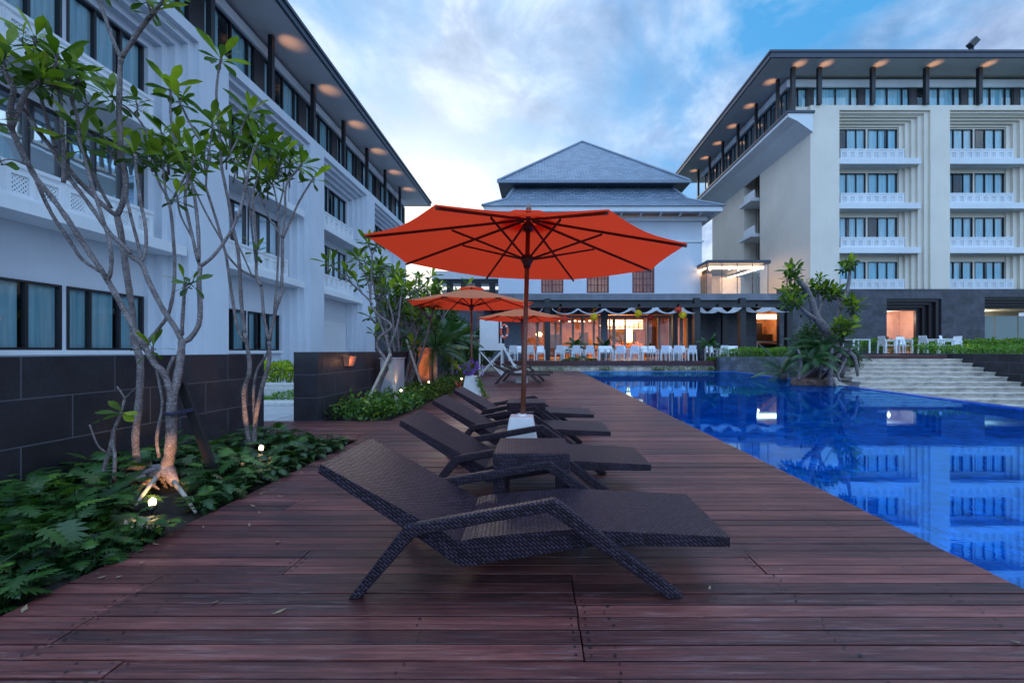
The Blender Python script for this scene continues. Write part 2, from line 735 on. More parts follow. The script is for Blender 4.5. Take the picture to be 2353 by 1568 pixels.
def mk_canvas():
    m = Mat('orange canvas')
    g = m.geo()
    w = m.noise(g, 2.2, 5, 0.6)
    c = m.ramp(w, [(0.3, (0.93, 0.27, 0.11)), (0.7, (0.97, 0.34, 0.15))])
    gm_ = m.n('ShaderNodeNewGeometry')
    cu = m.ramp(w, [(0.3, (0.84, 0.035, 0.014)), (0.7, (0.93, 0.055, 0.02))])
    cb2 = m.mix(gm_.outputs['Backfacing'], cu, c)  # top side paler: sun fading plus sky sheen put into its colour
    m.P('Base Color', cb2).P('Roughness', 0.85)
    m.bump(m.noise(g, 7, 4), 0.25, 0.02)
    tr = m.n('ShaderNodeBsdfTranslucent')
    tr.inputs[0].default_value = (1.0, 0.060, 0.018, 1)
    ms = m.n('ShaderNodeMixShader')
    ms.inputs[0].default_value = 0.56
    m.l(m.b.outputs[0], ms.inputs[1])
    m.l(tr.outputs[0], ms.inputs[2])
    m.l(ms.outputs[0], m.out.inputs[0])
    return m.m


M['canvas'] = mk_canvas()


def mk_sail():
    m = Mat('white sail cloth')
    m.P('Base Color', (0.78, 0.80, 0.84)).P('Roughness', 0.85)
    tr = m.n('ShaderNodeBsdfTranslucent')
    tr.inputs[0].default_value = (0.8, 0.85, 0.92, 1)
    ms = m.n('ShaderNodeMixShader')
    ms.inputs[0].default_value = 0.4
    m.l(m.b.outputs[0], ms.inputs[1])
    m.l(tr.outputs[0], ms.inputs[2])
    m.l(ms.outputs[0], m.out.inputs[0])
    return m.m


M['sail'] = mk_sail()


def mk_bark():
    m = Mat('frangipani bark')
    g = m.geo()
    a = m.noise(g, 9, 5, 0.6)
    ring = m.noise(m.geo((8, 8, 60)), 1.0, 3, 0.6)
    sp = m.noise(g, 95, 3, 0.6)
    c = m.ramp(a, [(0.3, (0.062, 0.042, 0.044)), (0.7, (0.25, 0.205, 0.205))])
    c = m.mix(m.ramp(sp, [(0.54, 0.0), (0.66, 0.65)]), c, (0.50, 0.48, 0.47))
    c = m.mix(m.ramp(ring, [(0.55, 0.0), (0.75, 0.55)]), c, (0.05, 0.032, 0.035))
    m.P('Base Color', c).P('Roughness', 0.8)
    m.bump(m.math('ADD', sp, ring), 0.5, 0.008)
    return m.m


M['bark'] = mk_bark()


def mk_roof():
    m = Mat('slate blue shingles')
    t = m.n('ShaderNodeNewGeometry')
    sp = m.n('ShaderNodeSeparateXYZ')
    m.l(t.outputs['Position'], sp.inputs[0])
    cb = m.n('ShaderNodeCombineXYZ')
    m.l(sp.outputs[0], cb.inputs[0])
    m.l(sp.outputs[2], cb.inputs[1])
    br = m.n('ShaderNodeTexBrick')
    br.inputs['Scale'].default_value = 1
    br.inputs['Brick Width'].default_value = 0.6
    br.inputs['Row Height'].default_value = 0.24
    br.inputs['Mortar Size'].default_value = 0.035
    br.inputs['Mortar Smooth'].default_value = 0.6
    br.inputs['Color1'].default_value = (0.085, 0.115, 0.16, 1)
    br.inputs['Color2'].default_value = (0.15, 0.19, 0.25, 1)
    br.inputs['Mortar'].default_value = (0.025, 0.035, 0.055, 1)
    m.l(cb.outputs[0], br.inputs['Vector'])
    c = m.mix(m.noise(m.geo(), 0.7, 5, 0.6), br.outputs[0], m.mix(1.0, br.outputs[0], (1.4, 1.4, 1.4), 'MULTIPLY'))
    m.P('Base Color', c).P('Roughness', 0.45)
    m.bump(m.math('SUBTRACT', 1.0, br.outputs['Fac']), 0.6, 0.05)
    return m.m


M['roof'] = mk_roof()
M['leaf'] = foliage('frangipani leaf', (0.014, 0.032, 0.006), (0.066, 0.125, 0.012), (0.32, 0.40, 0.035), 0.34)
M['philo'] = foliage('lobed philodendron leaf', (0.007, 0.026, 0.007), (0.030, 0.090, 0.013), (0.13, 0.24, 0.030), 0.2)
M['shrub'] = foliage('mixed shrub leaf', (0.022, 0.06, 0.012), (0.06, 0.15, 0.02), (0.28, 0.34, 0.04), 0.3, 0.5, 4)
M['hedge'] = foliage('bright hedge leaf', (0.04, 0.11, 0.012), (0.11, 0.25, 0.02), (0.30, 0.42, 0.03), 0.3, 0.5, 4)
M['lime'] = foliage('lime hedge leaf', (0.12, 0.20, 0.01), (0.32, 0.42, 0.02), (0.55, 0.55, 0.03), 0.3, 0.5, 4)
M['palm'] = foliage('palm frond', (0.012, 0.045, 0.014), (0.035, 0.10, 0.03), (0.09, 0.18, 0.05), 0.25)
M['back'] = foliage('distant tree leaf', (0.015, 0.045, 0.012), (0.05, 0.11, 0.025), (0.12, 0.2, 0.05), 0.25)
M['flower_v'] = plain('violet petal', (0.28, 0.08, 0.62), 0.6, 0.3, 20)
M['yellow_p'] = plain('yellow paper', (0.85, 0.62, 0.02), 0.7, 0.2, 30)
M['red_p'] = plain('red paper', (0.80, 0.10, 0.05), 0.7, 0.2, 30)
M['warm_strip'] = emis('warm strip light', (1.0, 0.62, 0.32), 6.0)
M['warm_soft'] = emis('warm lit panel', (1.0, 0.45, 0.18), 1.6)
M['lamp_glow'] = emis('lamp lens', (1.0, 0.66, 0.30), 12.0)
M['orange_glow'] = emis('glowing lamp shade', (1.0, 0.52, 0.18), 4.0)
M['white_strip'] = emis('cool white strip', (1.0, 0.93, 0.8), 3.0)


def light(kind, name, loc, energy, color, parent=None, size=0.1, aim=None, cone=60, blend=0.7, sy=None):
    d = bpy.data.lights.new(name, kind)
    d.energy = energy
    d.color = color
    if kind == 'AREA':
        d.size = size
        if sy:
            d.shape = 'RECTANGLE'
            d.size_y = sy
    else:
        d.shadow_soft_size = size
    if kind == 'SPOT':
        d.spot_size = R(cone)
        d.spot_blend = blend
    o = bpy.data.objects.new(name, d)
    COL.objects.link(o)
    o.location = loc
    if aim is not None:
        o.rotation_euler = Vector(aim).to_track_quat('-Z', 'Y').to_euler()
    if parent is not None:
        setp(o, parent)
    return o


WARM = (1.0, 0.52, 0.24)
random.seed(7)

# ================================================================== SETTING
g = MB()
g.add([(-400, -200, -1.2), (400, -200, -1.2), (400, 900, -1.2), (-400, 900, -1.2)], [(0, 1, 2, 3)])
struct(g.build('ground', plain('grey green ground', (0.10, 0.12, 0.07), 0.9, 0.4, 2)))

# ---- pool
PE = lambda y: 9.06 + (y - 0.0) * (10.45 - 9.17) / (24.3 - 8.05)      # right edge
pw = MB()
pw.add([(2.36, -3, -0.035), (PE(-3), -3, -0.035), (PE(24.3), 24.3, -0.035), (2.36, 24.3, -0.035)], [(0, 1, 2, 3)])
struct(pw.build('pool_water', M['water']))
pb = MB()
for (a, b) in ((-3, 24.3),):
    pb.add([(PE(a), a, -0.018), (PE(a) + 0.3, a, -0.018), (PE(b) + 0.3, b, -0.018), (PE(b), b, -0.018),
            (PE(a), a, -1.3), (PE(a) + 0.3, a, -1.3), (PE(b) + 0.3, b, -1.3), (PE(b), b, -1.3)],
           [(0, 1, 2, 3), (4, 7, 6, 5), (0, 4, 5, 1), (1, 5, 6, 2), (2, 6, 7, 3), (3, 7, 4, 0)])
pb.box(2.36, PE(24.3) + 0.3, 24.3, 24.55, -1.3, -0.012)
struct(pb.build('pool_edge', M['tile']))

# ---- deck of planks
dk = MB()
pitch, gap = 0.088, 0.0075
y = -1.4
row = 0
groups = []
joints = [-0.9, 1.45]
cnt = 0
nails = []
while y < 24.4:
    if cnt <= 0:
        cnt = random.choice((2, 3, 4, 5, 7))
        base = random.uniform(-2.6, -0.6)
        joints = [base, base + random.uniform(1.9, 2.6), base + random.uniform(4.2, 5.0)]
        if random.random() < 0.35:
            joints = joints[:1]
    cnt -= 1
    x0 = -2.34
    if y > 5.52:
        x0 = -9.0 if y < 7.0 else -2.45
    if y > 15.6:
        x0 = -5.2
    xs = [x0] + [j + random.uniform(-0.004, 0.004) for j in joints if x0 + 0.3 < j < 2.1] + [2.352 + random.uniform(0, 0.003)]
    for a, b in zip(xs[:-1], xs[1:]):
        zt = random.uniform(-0.003, 0.003)
        dk.box(a + 0.003, b - 0.003, y, y + pitch - gap - random.uniform(0, 0.002), -0.028, zt, random.random())
    if y < 5:
        for j in xs[1:-1]:
            for sx in (-0.03, 0.03):
                for sy in (0.25, 0.75):
                    nails.append((j + sx, y + pitch * sy))
        for xx in (-1.7, -0.5, 0.3, 1.2, 1.95):
            if random.random() < 0.7:
                nails.append((xx + random.uniform(-.02, .02), y + pitch * 0.25))
                nails.append((xx + random.uniform(-.02, .02), y + pitch * 0.75))
    y += pitch
struct(dk.build('deck', M['deck'], attr=True, bevel=0.0018, fix=False))
nl = MB()
for x_, y_ in nails:
    r = random.uniform(0.004, 0.0075)
    nl.add([(x_ + r * math.cos(k * PI / 3), y_ + r * math.sin(k * PI / 3), 0.0032) for k in range(6)], [tuple(range(6))])
struct(nl.build('deck_screws', M['black']))
ub = MB()
ub.box(-2.34, 2.355, -1.6, 24.45, -1.15, -0.06)
ub.box(-9, -2.34, 5.5, 7.05, -1.15, -0.061)
ub.box(-5.2, -2.34, 15.6, 24.45, -1.15, -0.062)
struct(ub.build('deck_base', plain('black void below deck', (0.006, 0.005, 0.006), 0.9)))
tb = MB()
tb.box(2.353, 2.362, -3, 24.3, -1.1, -0.006)
struct(tb.build('pool_side', M['tile']))

# ---- planting beds and paths to the left
bd = MB()


def soil(x0, x1, y0, y1, z, n=40):
    nx, ny = max(4, int((x1 - x0) * 7)), max(4, int((y1 - y0) * 7))
    vs = []
    for j in range(ny + 1):
        for i in range(nx + 1):
            edge = min(i, nx - i, j, ny - j)
            vs.append((x0 + (x1 - x0) * i / nx, y0 + (y1 - y0) * j / ny, z + (random.uniform(0, 0.05) if edge > 0 else 0)))
    fs = []
    for j in range(ny):
        for i in range(nx):
            a = j * (nx + 1) + i
            fs.append((a, a + 1, a + nx + 2, a + nx + 1))
    bd.add(vs, fs)


soil(-4.15, -2.345, -1.5, 5.5, -0.05)
soil(-3.62, -2.455, 7.05, 15.6, -0.05)
struct(bd.build('planting_bed', M['soil'], smooth=True, fix=False))
gp = MB()
gp.box(-40, -4.52, -10, 60, -1.1, -0.03)
gp.box(-9, -4.0, 7.05, 60, -1.1, -0.036)
struct(gp.build('path', plain('pale path paving', (0.42, 0.42, 0.43), 0.8, 0.2, 1.5)))

# ---- lower ground, steps and terraces on the right
stp = MB()
for k in range(0, 13):
    zt = 0.856 - 0.145 * k
    y0 = 16.0 - 0.385 * k
    stp.box(10.75 - 0.03 * k, 15.9 if k < 5 else 22.0, y0 - 0.02, 16.6 if k == 0 else y0 + 0.40, zt - 0.045, zt)          # tread with nosing
    stp.box(10.75 - 0.03 * k, 15.9 if k < 5 else 22.0, y0 + 0.012, 16.55, zt - 0.16, zt - 0.047)
struct(stp.build('steps', M['steps'], bevel=0.006))
tr = MB()
tr.prism([(11.4, 16.05), (15.3, 16.05), (15.3, 21.0), (24.0, 31.0), (22.1, 31.0)], 'z', 0.5, 1.0)
tr.prism([(15.3, 21.0), (46, 21.0), (46, 31.0), (24.0, 31.0)], 'z', 0.5, 0.985)
struct(tr.build('upper_terrace', M['deck']))
te = MB()
te.box(11.4, 15.32, 16.0, 16.05, 0.87, 0.998)
te.box(15.3, 15.35, 16.05, 21.0, 0.87, 0.996)
struct(te.build('terrace_edge', M['deck_edge']))
# restaurant terrace
rt = MB()
rt.box(-4.2, 10.4, 25.05, 34.0, 0.40, 0.565)
rt.box(10.4, 21.0, 26.6, 34.0, 0.40, 0.56)
struct(rt.build('restaurant_terrace', M['deck']))
re_ = MB()
re_.box(-4.2, 10.42, 25.0, 25.05, 0.31, 0.562)
struct(re_.build('restaurant_terrace_edge', M['deck_edge']))


def wallthing(name, label, mat, boxes, cat='wall'):
    m = MB()
    for b in boxes:
        m.box(*b)
    o = m.build(name, mat, bevel=0.004)
    tag(o, label, cat)
    return o


wallthing('stone_wall', 'low pale coral stone wall under the front edge of the restaurant terrace', M['tan_block'], [(-4.1, 10.35, 25.1, 25.4, -1.1, 0.31)])
wallthing('stone_wall', 'grey stone block planter wall at the far right corner of the pool', M['grey_block'],
          [(10.44, 10.8, 25.0, 26.4, -1.1, 0.82), (10.44, 16.5, 24.6, 24.98, -1.1, 0.82), (16.2, 16.5, 16.1, 24.6, -1.1, 0.82)])
so_ = MB()
so_.box(10.8, 16.2, 24.98, 26.5, -1.0, 0.76)
struct(so_.build('hedge_soil', M['soil']))
wallthing('stone_wall', 'long dark stone garden wall beside the front planting bed', M['andesite_y'], [(-4.5, -4.15, -3.0, 6.45, -0.3, 1.105)])
wallthing('stone_wall', 'dark stone wall block behind the small propped frangipani with an orange wall lamp', M['andesite_y'], [(-4.02, -3.62, 7.0, 15.5, -0.3, 1.135)])
wallthing('stone_wall', 'dark stone planter wall stepping up beside the right end of the stone steps', M['andesite_y'],
          [(15.92, 16.2, 12.0, 16.6, -1.1, 1.05), (15.36, 16.2, 16.6, 17.0, 0.5, 1.05), (15.36, 15.6, 17.0, 21.2, 0.5, 1.05)])
ps = MB()
ps.box(16.2, 40, 10, 21.0, -1.1, 0.98)
struct(ps.build('planter_soil', M['soil']))
# grey service box beside the wall
b_ = MB()
b_.box(X(881, 9.5), X(916, 9.5), 9.3, 9.9, 0, 0.98)
b_.box(X(879, 9.5), X(918, 9.5), 9.25, 9.95, 0.98, 1.0)
tag(b_.build('utility_cabinet', plain('grey metal cabinet', (0.35, 0.37, 0.42), 0.5), bevel=0.01),
    'grey metal cabinet against the dark wall behind the propped frangipani', 'cabinet')
# concrete steps/planters in the gap
for i, (yy, zz) in enumerate(((9.1, 0.05), (10.6, 0.33))):
    b_ = MB()
    b_.box(-7.2, -5.0, yy, yy + 0.5, -0.02, zz)
    b_.box(-7.2, -5.0, yy - 0.06, yy, -0.02, zz - 0.1)
    tag(b_.build('garden_kerb', M['concrete'], bevel=0.01),
        ['low pale concrete kerb seen between the two dark walls, nearer one', 'pale concrete planter kerb under the lime hedge between the dark walls'][i], 'kerb')


# ================================================================== FACADE KIT
class Fac:
    """facade frame: u along the front, d inward depth, z up"""
    def __init__(s, fn):
        s.fn = fn

    def box(s, mb, u0, u1, d0, d1, z0, z1):
        a = s.fn(u0, d0)
        b = s.fn(u1, d1)
        mb.box(a[0], b[0], a[1], b[1], z0, z1)

    def pt(s, u, d, z):
        a = s.fn(u, d)
        return Vector((a[0], a[1], z))


def window_mesh(fac, w, h, lights, prm=0.055, cover=((0, 1),)):
    """frame, pane and curtain meshes for a window with its corner at u=0,d=0,z=0 (delta space)"""
    o = fac.fn(0, 0)
    f0 = Fac(lambda u, d: (fac.fn(u, d)[0] - o[0], fac.fn(u, d)[1] - o[1]))
    fr = MB()
    f0.box(fr, 0, w, -0.05, 0.07, 0, prm)
    f0.box(fr, 0, w, -0.05, 0.07, h - prm, h)
    f0.box(fr, 0, prm, -0.05, 0.07, prm, h - prm)
    f0.box(fr, w - prm, w, -0.05, 0.07, prm, h - prm)
    for t in lights:
        f0.box(fr, w * t - prm * 0.55, w * t + prm * 0.55, -0.045, 0.065, prm, h - prm)
    pn = MB()
    a, b = f0.pt(prm, 0.02, prm), f0.pt(w - prm, 0.02, h - prm)
    pn.add([a, Vector((b.x, b.y, a.z)), b, Vector((a.x, a.y, b.z))], [(0, 1, 2, 3)])
    cu = MB()
    n = 60
    vs, fs = [], []
    rr = random.Random(int(w * 100))
    ph = rr.uniform(0, 6)
    for i in range(n + 1):
        u = prm + (w - 2 * prm) * i / n
        d = 0.12 + 0.035 * math.sin(u * 26 + ph + 1.3 * math.sin(u * 5)) + 0.012 * math.sin(u * 61)
        vs += [f0.pt(u, d, 0.02), f0.pt(u, d, h - 0.02)]
    for i in range(n):
        if any(a <= (i + .5) / n <= b for a, b in cover):
            fs.append((2 * i, 2 * i + 2, 2 * i + 3, 2 * i + 1))
    cu.add(vs, fs)
    return fr, pn, cu


def place_window(proto, loc, parent, first):
    if first is None:
        return None


class WinKit:
    def __init__(s, fac, w, h, lights, curtain=True, glass='glass', prm=.055):
        fr, pn, cu = window_mesh(fac, w, h, lights, prm)
        s.rr = random.Random(int(w * 31 + h * 77))
        alts = [window_mesh(fac, w, h, lights, cover=c)[2] for c in (((0, .62), (.72, 1)), ((0, .34), (.5, 1)), ((0, .3), (.7, 1)), ((.33, 1),))]
        s.fac = fac
        s.o = fac.fn(0, 0)
        def me(mb, mat, smooth=False):
            ob = mb.build('tmp', mat, smooth=smooth)
            m = ob.data
            bpy.data.objects.remove(ob)
            return m
        s.fr, s.pn = me(fr, M['frame']), me(pn, M[glass])
        s.cu = me(cu, M['curtain'], True) if curtain else None
        s.alts = [me(a, M['curtain'], True) for a in alts]

    def put(s, u, d, z, parent, label=None):
        a = s.fac.fn(u, d)
        loc = Vector((a[0], a[1], z))
        w = bpy.data.objects.new('window', s.fr)
        COL.objects.link(w)
        w.location = loc
        setp(w, parent)
        if label: w['label'] = label
        cu = s.cu if s.rr.random() < .5 else s.rr.choice(s.alts)
        for nm, me in (('pane', s.pn), ('curtain', cu)):
            if me is None: continue
            p = bpy.data.objects.new(nm, me)
            COL.objects.link(p)
            p.location = loc
            setp(p, w)
        return w


def rail_mesh(fac, length, h=0.82, unit=0.6):
    o = fac.fn(0, 0)
    f0 = Fac(lambda u, d: (fac.fn(u, d)[0] - o[0], fac.fn(u, d)[1] - o[1]))
    m = MB()
    n = max(1, round(length / unit))
    un = length / n
    f0.box(m, 0, length, -0.06, 0.06, h - 0.09, h)
    f0.box(m, 0, length, -0.045, 0.045, 0, 0.14)
    ow, oh = un * 0.56, 0.40
    z0 = 0.17
    for k in range(n):
        a = k * un + (un - ow) / 2
        f0.box(m, k * un, a, -0.04, 0.04, 0.14, h - 0.09)
        f0.box(m, a + ow, (k + 1) * un, -0.04, 0.04, 0.14, h - 0.09)
        f0.box(m, a, a + ow, -0.037, 0.037, z0 + oh, h - 0.09)
        f0.box(m, a, a + ow, -0.037, 0.037, 0.14, z0)
        # raised mouldings
        f0.box(m, k * un + 0.03, (k + 1) * un - 0.03, -0.052, -0.04, h - 0.125, h - 0.105)
        f0.box(m, k * un + 0.015, k * un + 0.035, -0.052, -0.04, 0.16, h - 0.13)
        f0.box(m, (k + 1) * un - 0.035, (k + 1) * un - 0.015, -0.052, -0.04, 0.16, h - 0.13)
        # lattice
        q = 4
        for i in range(-q + 1, q):
            for sgn in (1, -1):
                # line u = c + sgn*(z)
                c = i / q
                pts = []
                for tz in (0, 1):
                    pass
                # clip the diagonal u = c + t (or 1-c-t), t in 0..1 to the unit square
                t0, t1 = max(0, -c), min(1, 1 - c)
                if t1 - t0 < 0.05: continue
                ua, ub_ = c + t0, c + t1
                if sgn < 0: ua, ub_ = 1 - ua, 1 - ub_
                m.beam(f0.pt(a + ow * ua, 0, z0 + oh * t0), f0.pt(a + ow * ub_, 0, z0 + oh * t1), 0.028, 0.02,
                       up=(f0.pt(0, 1, 0) - f0.pt(0, 0, 0)))
    return m


class RailKit:
    def __init__(s, fac, length):
        ob = rail_mesh(fac, length).build('tmp', M['white_trim'])
        s.me = ob.data
        s.fac = fac
        bpy.data.objects.remove(ob)

    def put(s, u, d, z, parent):
        a = s.fac.fn(u, d)
        o = bpy.data.objects.new('balustrade', s.me)
        COL.objects.link(o)
        o.location = (a[0], a[1], z)
        setp(o, parent)


def soffit_light(parent, p, out, mb_list, energy=16):
    energy *= 0.95
    """small uplight on a post washing the soffit"""
    light('SPOT', 'uplight_beam', p, energy, (1.0, 0.50, 0.24), parent, 0.04, (out[0], out[1], 2.0), 66, 1.0)


# ================================================================== LEFT WING
FL = Fac(lambda u, d: (-11.0 - d, u))
lw = thing('hotel_building', 'long pale hotel wing on the left, its patterned balconies behind the frangipani trees', 'building', (-16, 22, 0))
PITCH, PIER, OPEN = 6.75, 1.32, 5.43
U0 = 8.4                       # start of the first visible opening
YEND = 37.4
wl = MB()
bays = [U0 + PITCH * k for k in range(-1, 5)]
for b0 in bays:
    FL.box(wl, b0 - PIER, b0, 0, 1.3, -0.2, 11.5)            # pier
    b1 = b0 + OPEN
    if b0 > 34: break
# lintel band
FL.box(wl, bays[0] - PIER + 0.002, YEND, 0.001, 1.3, 11.14, 11.5)
# recess back wall with window holes left open: pieces
top_levels = [(1.18, 2.8), (4.45, 7.08), (7.78, 10.37)]
wins_u = lambda b0: [(b0 + 0.22, 2.1), (b0 + 0.22 + 2.1 + 0.12, 2.1)]
nst = 4
ST = 0.86
for b0 in bays[:-1]:
    b1 = b0 + OPEN
    uw = b1 - ST                                             # end of the flat recess wall
    # back wall
    zs = [-0.2]
    for k, (z0, z1) in enumerate(top_levels):
        FL.box(wl, b0, uw, 1.0, 1.3, zs[-1], z0)
        ws = wins_u(b0)
        FL.box(wl, b0, ws[0][0], 1.0, 1.3, z0, z1)
        FL.box(wl, ws[0][0] + ws[0][1], ws[1][0], 1.0, 1.3, z0, z1)
        FL.box(wl, ws[1][0] + ws[1][1], uw, 1.0, 1.3, z0, z1)
        zs.append(z1)
    FL.box(wl, b0, uw, 1.0, 1.3, zs[-1], 11.14)
    # stepped frames (right side and top)
    for k in range(nst):
        u_a = uw + ST * k / nst
        d_ = 1.0 - (k + 0.55) * 1.0 / (nst + 0.3)
        FL.box(wl, u_a, u_a + ST / nst, d_, 1.3, -0.2, 10.37 + 0.77 * k / nst)
        FL.box(wl, b0, u_a + ST / nst, d_, 1.3, 10.37 + 0.77 * k / nst, 10.37 + 0.77 * (k + 1) / nst)
wl.box(-30, -12.35, -8, YEND, 13.9, 14.3)
wl.box(-30, -12.6, YEND - 0.3, YEND, -0.2, 14.3)
wl.build('wall', M['white_wall'], lw)
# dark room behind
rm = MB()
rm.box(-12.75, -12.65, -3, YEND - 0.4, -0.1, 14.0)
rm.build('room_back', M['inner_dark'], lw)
kg = WinKit(FL, 2.1, 1.62, (0.27, 0.65))
ku = WinKit(FL, 2.1, 2.63, (0.33, 0.67))
rk = RailKit(FL, 4.1)
slb = MB()
for i, b0 in enumerate(bays[:-1]):
    for u, w in wins_u(b0):
        if i != 3:
            kg.put(u, 1.02, 1.18, lw)
        ku.put(u, 1.02, 4.45, lw)
        kv = WinKit(FL, 2.1, 2.59, (0.33, 0.67)) if i == 0 and u == b0 + 0.22 else kv
        kv.put(u, 1.02, 7.78, lw)
    for zb in (4.13, 7.46):
        slb = MB()
        FL.box(slb, b0, b0 + OPEN - ST * 0.45, 0.08, 1.0, zb, zb + 0.30)
        slb.build('balcony_slab', M['white_trim'], lw)
        rk.put(b0 + 0.08, 0.40, zb + 0.30, lw)
# closed ground panel and sills
sill = MB()
for i, b0 in enumerate(bays[:-1]):
    FL.box(sill, b0 + 0.1, b0 + 4.7, 0.86, 0.998, 1.06, 1.17)
b0 = bays[3]
FL.box(sill, b0 + 0.9, b0 + 4.5, 0.93, 0.997, -0.1, 2.85)
sill.build('sill', M['white_trim'], lw)
# top floor glazing
tg = MB()
FL.box(tg, -3, YEND - 0.2, 0.62, 1.05, 13.72, 14.12)
tg.build('window_head', M['white_trim'], lw)
kt = WinKit(FL, 2.75, 2.22, (0.16, 0.5, 0.84))
dp = MB()
pst = MB()
u = 17.8 - 3.3 * 5
posts = []
while u < YEND - 0.3:
    kt.put(u + 0.45, 0.8, 11.5, lw)
    dp = MB()
    FL.box(dp, u - 0.10, u + 0.45, 0.75, 0.9, 11.5, 13.72)
    dp.build('dark_panel', M['frame'], lw)
    posts.append(u)
    u += 3.3
for u in posts:
    p = MB()
    FL.box(p, u - 0.09, u + 0.09, 0.06, 0.24, 11.5, 14.28)
    p.build('post', M['post'], lw)
rf = MB()
EX = -9.85
rf.box(-34, EX, -8, 38.6, 14.3, 14.34)
sf = rf.build('soffit', M['soffit'], lw)
rf = MB()
rf.box(EX - 0.02, EX + 0.10, -8, 38.7, 14.26, 14.62)
rf.box(-34, EX - 0.02, 38.6, 38.7, 14.26, 14.62)
rf.box(EX + 0.10, EX + 0.16, -8, 38.76, 14.52, 14.66)
rf.build('fascia', M['fascia'], lw)
rf = MB()
rf.prism([(EX + 0.1, 14.62), (-20, 17.2), (-34, 14.62)], 'y', -8, 38.6)
rf.build('roof', M['roof'], lw)
for u in posts:
    if 9 < u:
        soffit_light(lw, (-10.75, u + 0.12, 13.35), (0.35, 0.6), None, 20)

# ================================================================== RIGHT WING
YR = 31.0
FR = Fac(lambda u, d: (u, YR + d))
rw = thing('hotel_building', 'cream hotel block on the right with four storeys of balconies above a dark stone base', 'building', (30, 38, 1))
RP, RPI, ROP = 8.03, 1.42, 6.61
rb = [21.86 + RP * k for k in range(3)]
XL = 19.75
wl = MB()
FR.box(wl, XL, rb[0], 0, 1.4, 5.6, 19.0)
for b0 in rb[1:]:
    FR.box(wl, b0 - RPI, b0, 0, 1.4, 5.6, 19.0)
XR = rb[2] + ROP + 2
FR.box(wl, rb[2] + ROP, XR, 0, 1.4, 5.6, 19.0)
FR.box(wl, rb[0], rb[2] + ROP, 0.001, 1.4, 18.64, 18.998)
wt = [7.84, 11.16, 14.48, 17.78]
WH = [1.55, 2.2, 2.2, 2.2]
nst = 5
ST = 1.5
WW = 2.2
for b0 in rb:
    b1 = b0 + ROP
    uw = b1 - ST
    prev = 5.6
    us = b0 + 0.5
    for zt, hh in zip(wt, WH):
        zb = zt - hh
        FR.box(wl, b0, uw, 1.05, 1.4, prev, zb)
        FR.box(wl, b0, us, 1.05, 1.4, zb, zt)
        FR.box(wl, us + WW, us + WW + 0.16, 1.05, 1.4, zb, zt)
        FR.box(wl, us + 2 * WW + 0.16, uw, 1.05, 1.4, zb, zt)
        prev = zt
    FR.box(wl, b0, uw, 1.05, 1.4, prev, 18.64)
    for k in range(nst):
        u_a = uw + ST * k / nst
        d_ = 1.05 - (k + 0.6) / (nst + 0.2)
        FR.box(wl, u_a, u_a + ST / nst, d_, 1.4, 5.6, 17.9 + 0.74 * k / nst)
        FR.box(wl, b0, u_a + ST / nst, d_, 1.4, 17.9 + 0.74 * k / nst, 17.9 + 0.74 * (k + 1) / nst)
# side wall with the recessed window slot
SX = 19.75
wl.box(SX + 0.003, SX + 0.3, YR + 1.402, 38.1, 0.9, 18.0)
wl.box(SX, SX + 0.3, 41.5, 48.5, 0.9, 18.0)
for k in range(4):
    wl.box(SX + 0.02 + 0.33 * k, SX + 0.36 + 0.33 * k, 41.5 - 0.12 * (4 - k) + 0.06, 42.1, 0.9, 18.0)
wl.box(SX + 1.5, SX + 1.8, 37.8, 42, 0.9, 18.0)
wl.box(SX + 0.3, 44, 48.3, 48.5, 0.9, 19)
wl.build('wall', M['cream_wall'], rw)
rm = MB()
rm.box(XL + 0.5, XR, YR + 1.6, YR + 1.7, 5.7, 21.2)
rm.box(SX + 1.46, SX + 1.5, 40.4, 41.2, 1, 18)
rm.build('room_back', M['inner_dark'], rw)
k0 = WinKit(FR, WW, 1.55, (0.35, 0.66), prm=.042)
k1 = WinKit(FR, WW, 2.2, (0.35, 0.68), prm=.042)
rk = RailKit(FR, 4.7)
slb = MB()
for b0 in rb:
    us = b0 + 0.5
    for i, (zt, hh) in enumerate(zip(wt, WH)):
        kk = k0 if i == 0 else k1
        for u in (us, us + WW + 0.16):
            kk.put(u, 1.07, zt - hh, rw)
    for zb in (8.28, 11.52, 14.77):
        slb = MB()
        FR.box(slb, b0, b0 + ROP - ST * 0.42, 0.06, 1.05, zb, zb + 0.42)
        slb.build('balcony_slab', M['white_trim'], rw)
        rk.put(b0 + 0.35, 0.42, zb + 0.42, rw)
    rk.put(b0 + 0.35, 0.42, 5.62, rw)
for zb in (8.28, 11.52, 14.77):
    s2 = MB()
    s2.box(SX - 0.5, SX + 1.5, 38.7, 41.0, zb, zb + 0.3)
    s2.box(SX - 0.1, SX + 0.0, 38.9, 40.8, zb + 0.3, zb + 1.1)
    s2.build('side_balcony', M['white_trim'], rw)
# jetty of the top floor on the side
jt = MB()
jt.prism([(17.95, 18.25), (17.95, 18.0), (18.6, 17.7), (SX, 16.9), (SX, 18.25)], 'y', 30.7, 48.9)
jt.build('jetty', M['white_trim'], rw)
jt = MB()
jt.box(17.86, 19.85, 30.62, 49.0, 18.25, 18.42)
jt.build('jetty_edge', M['fascia'], rw)
fl = MB()
fl.box(18.75, XR, 31.3, 49, 18.42, 19.05)
fl.build('parapet', M['cream_wall'], rw)
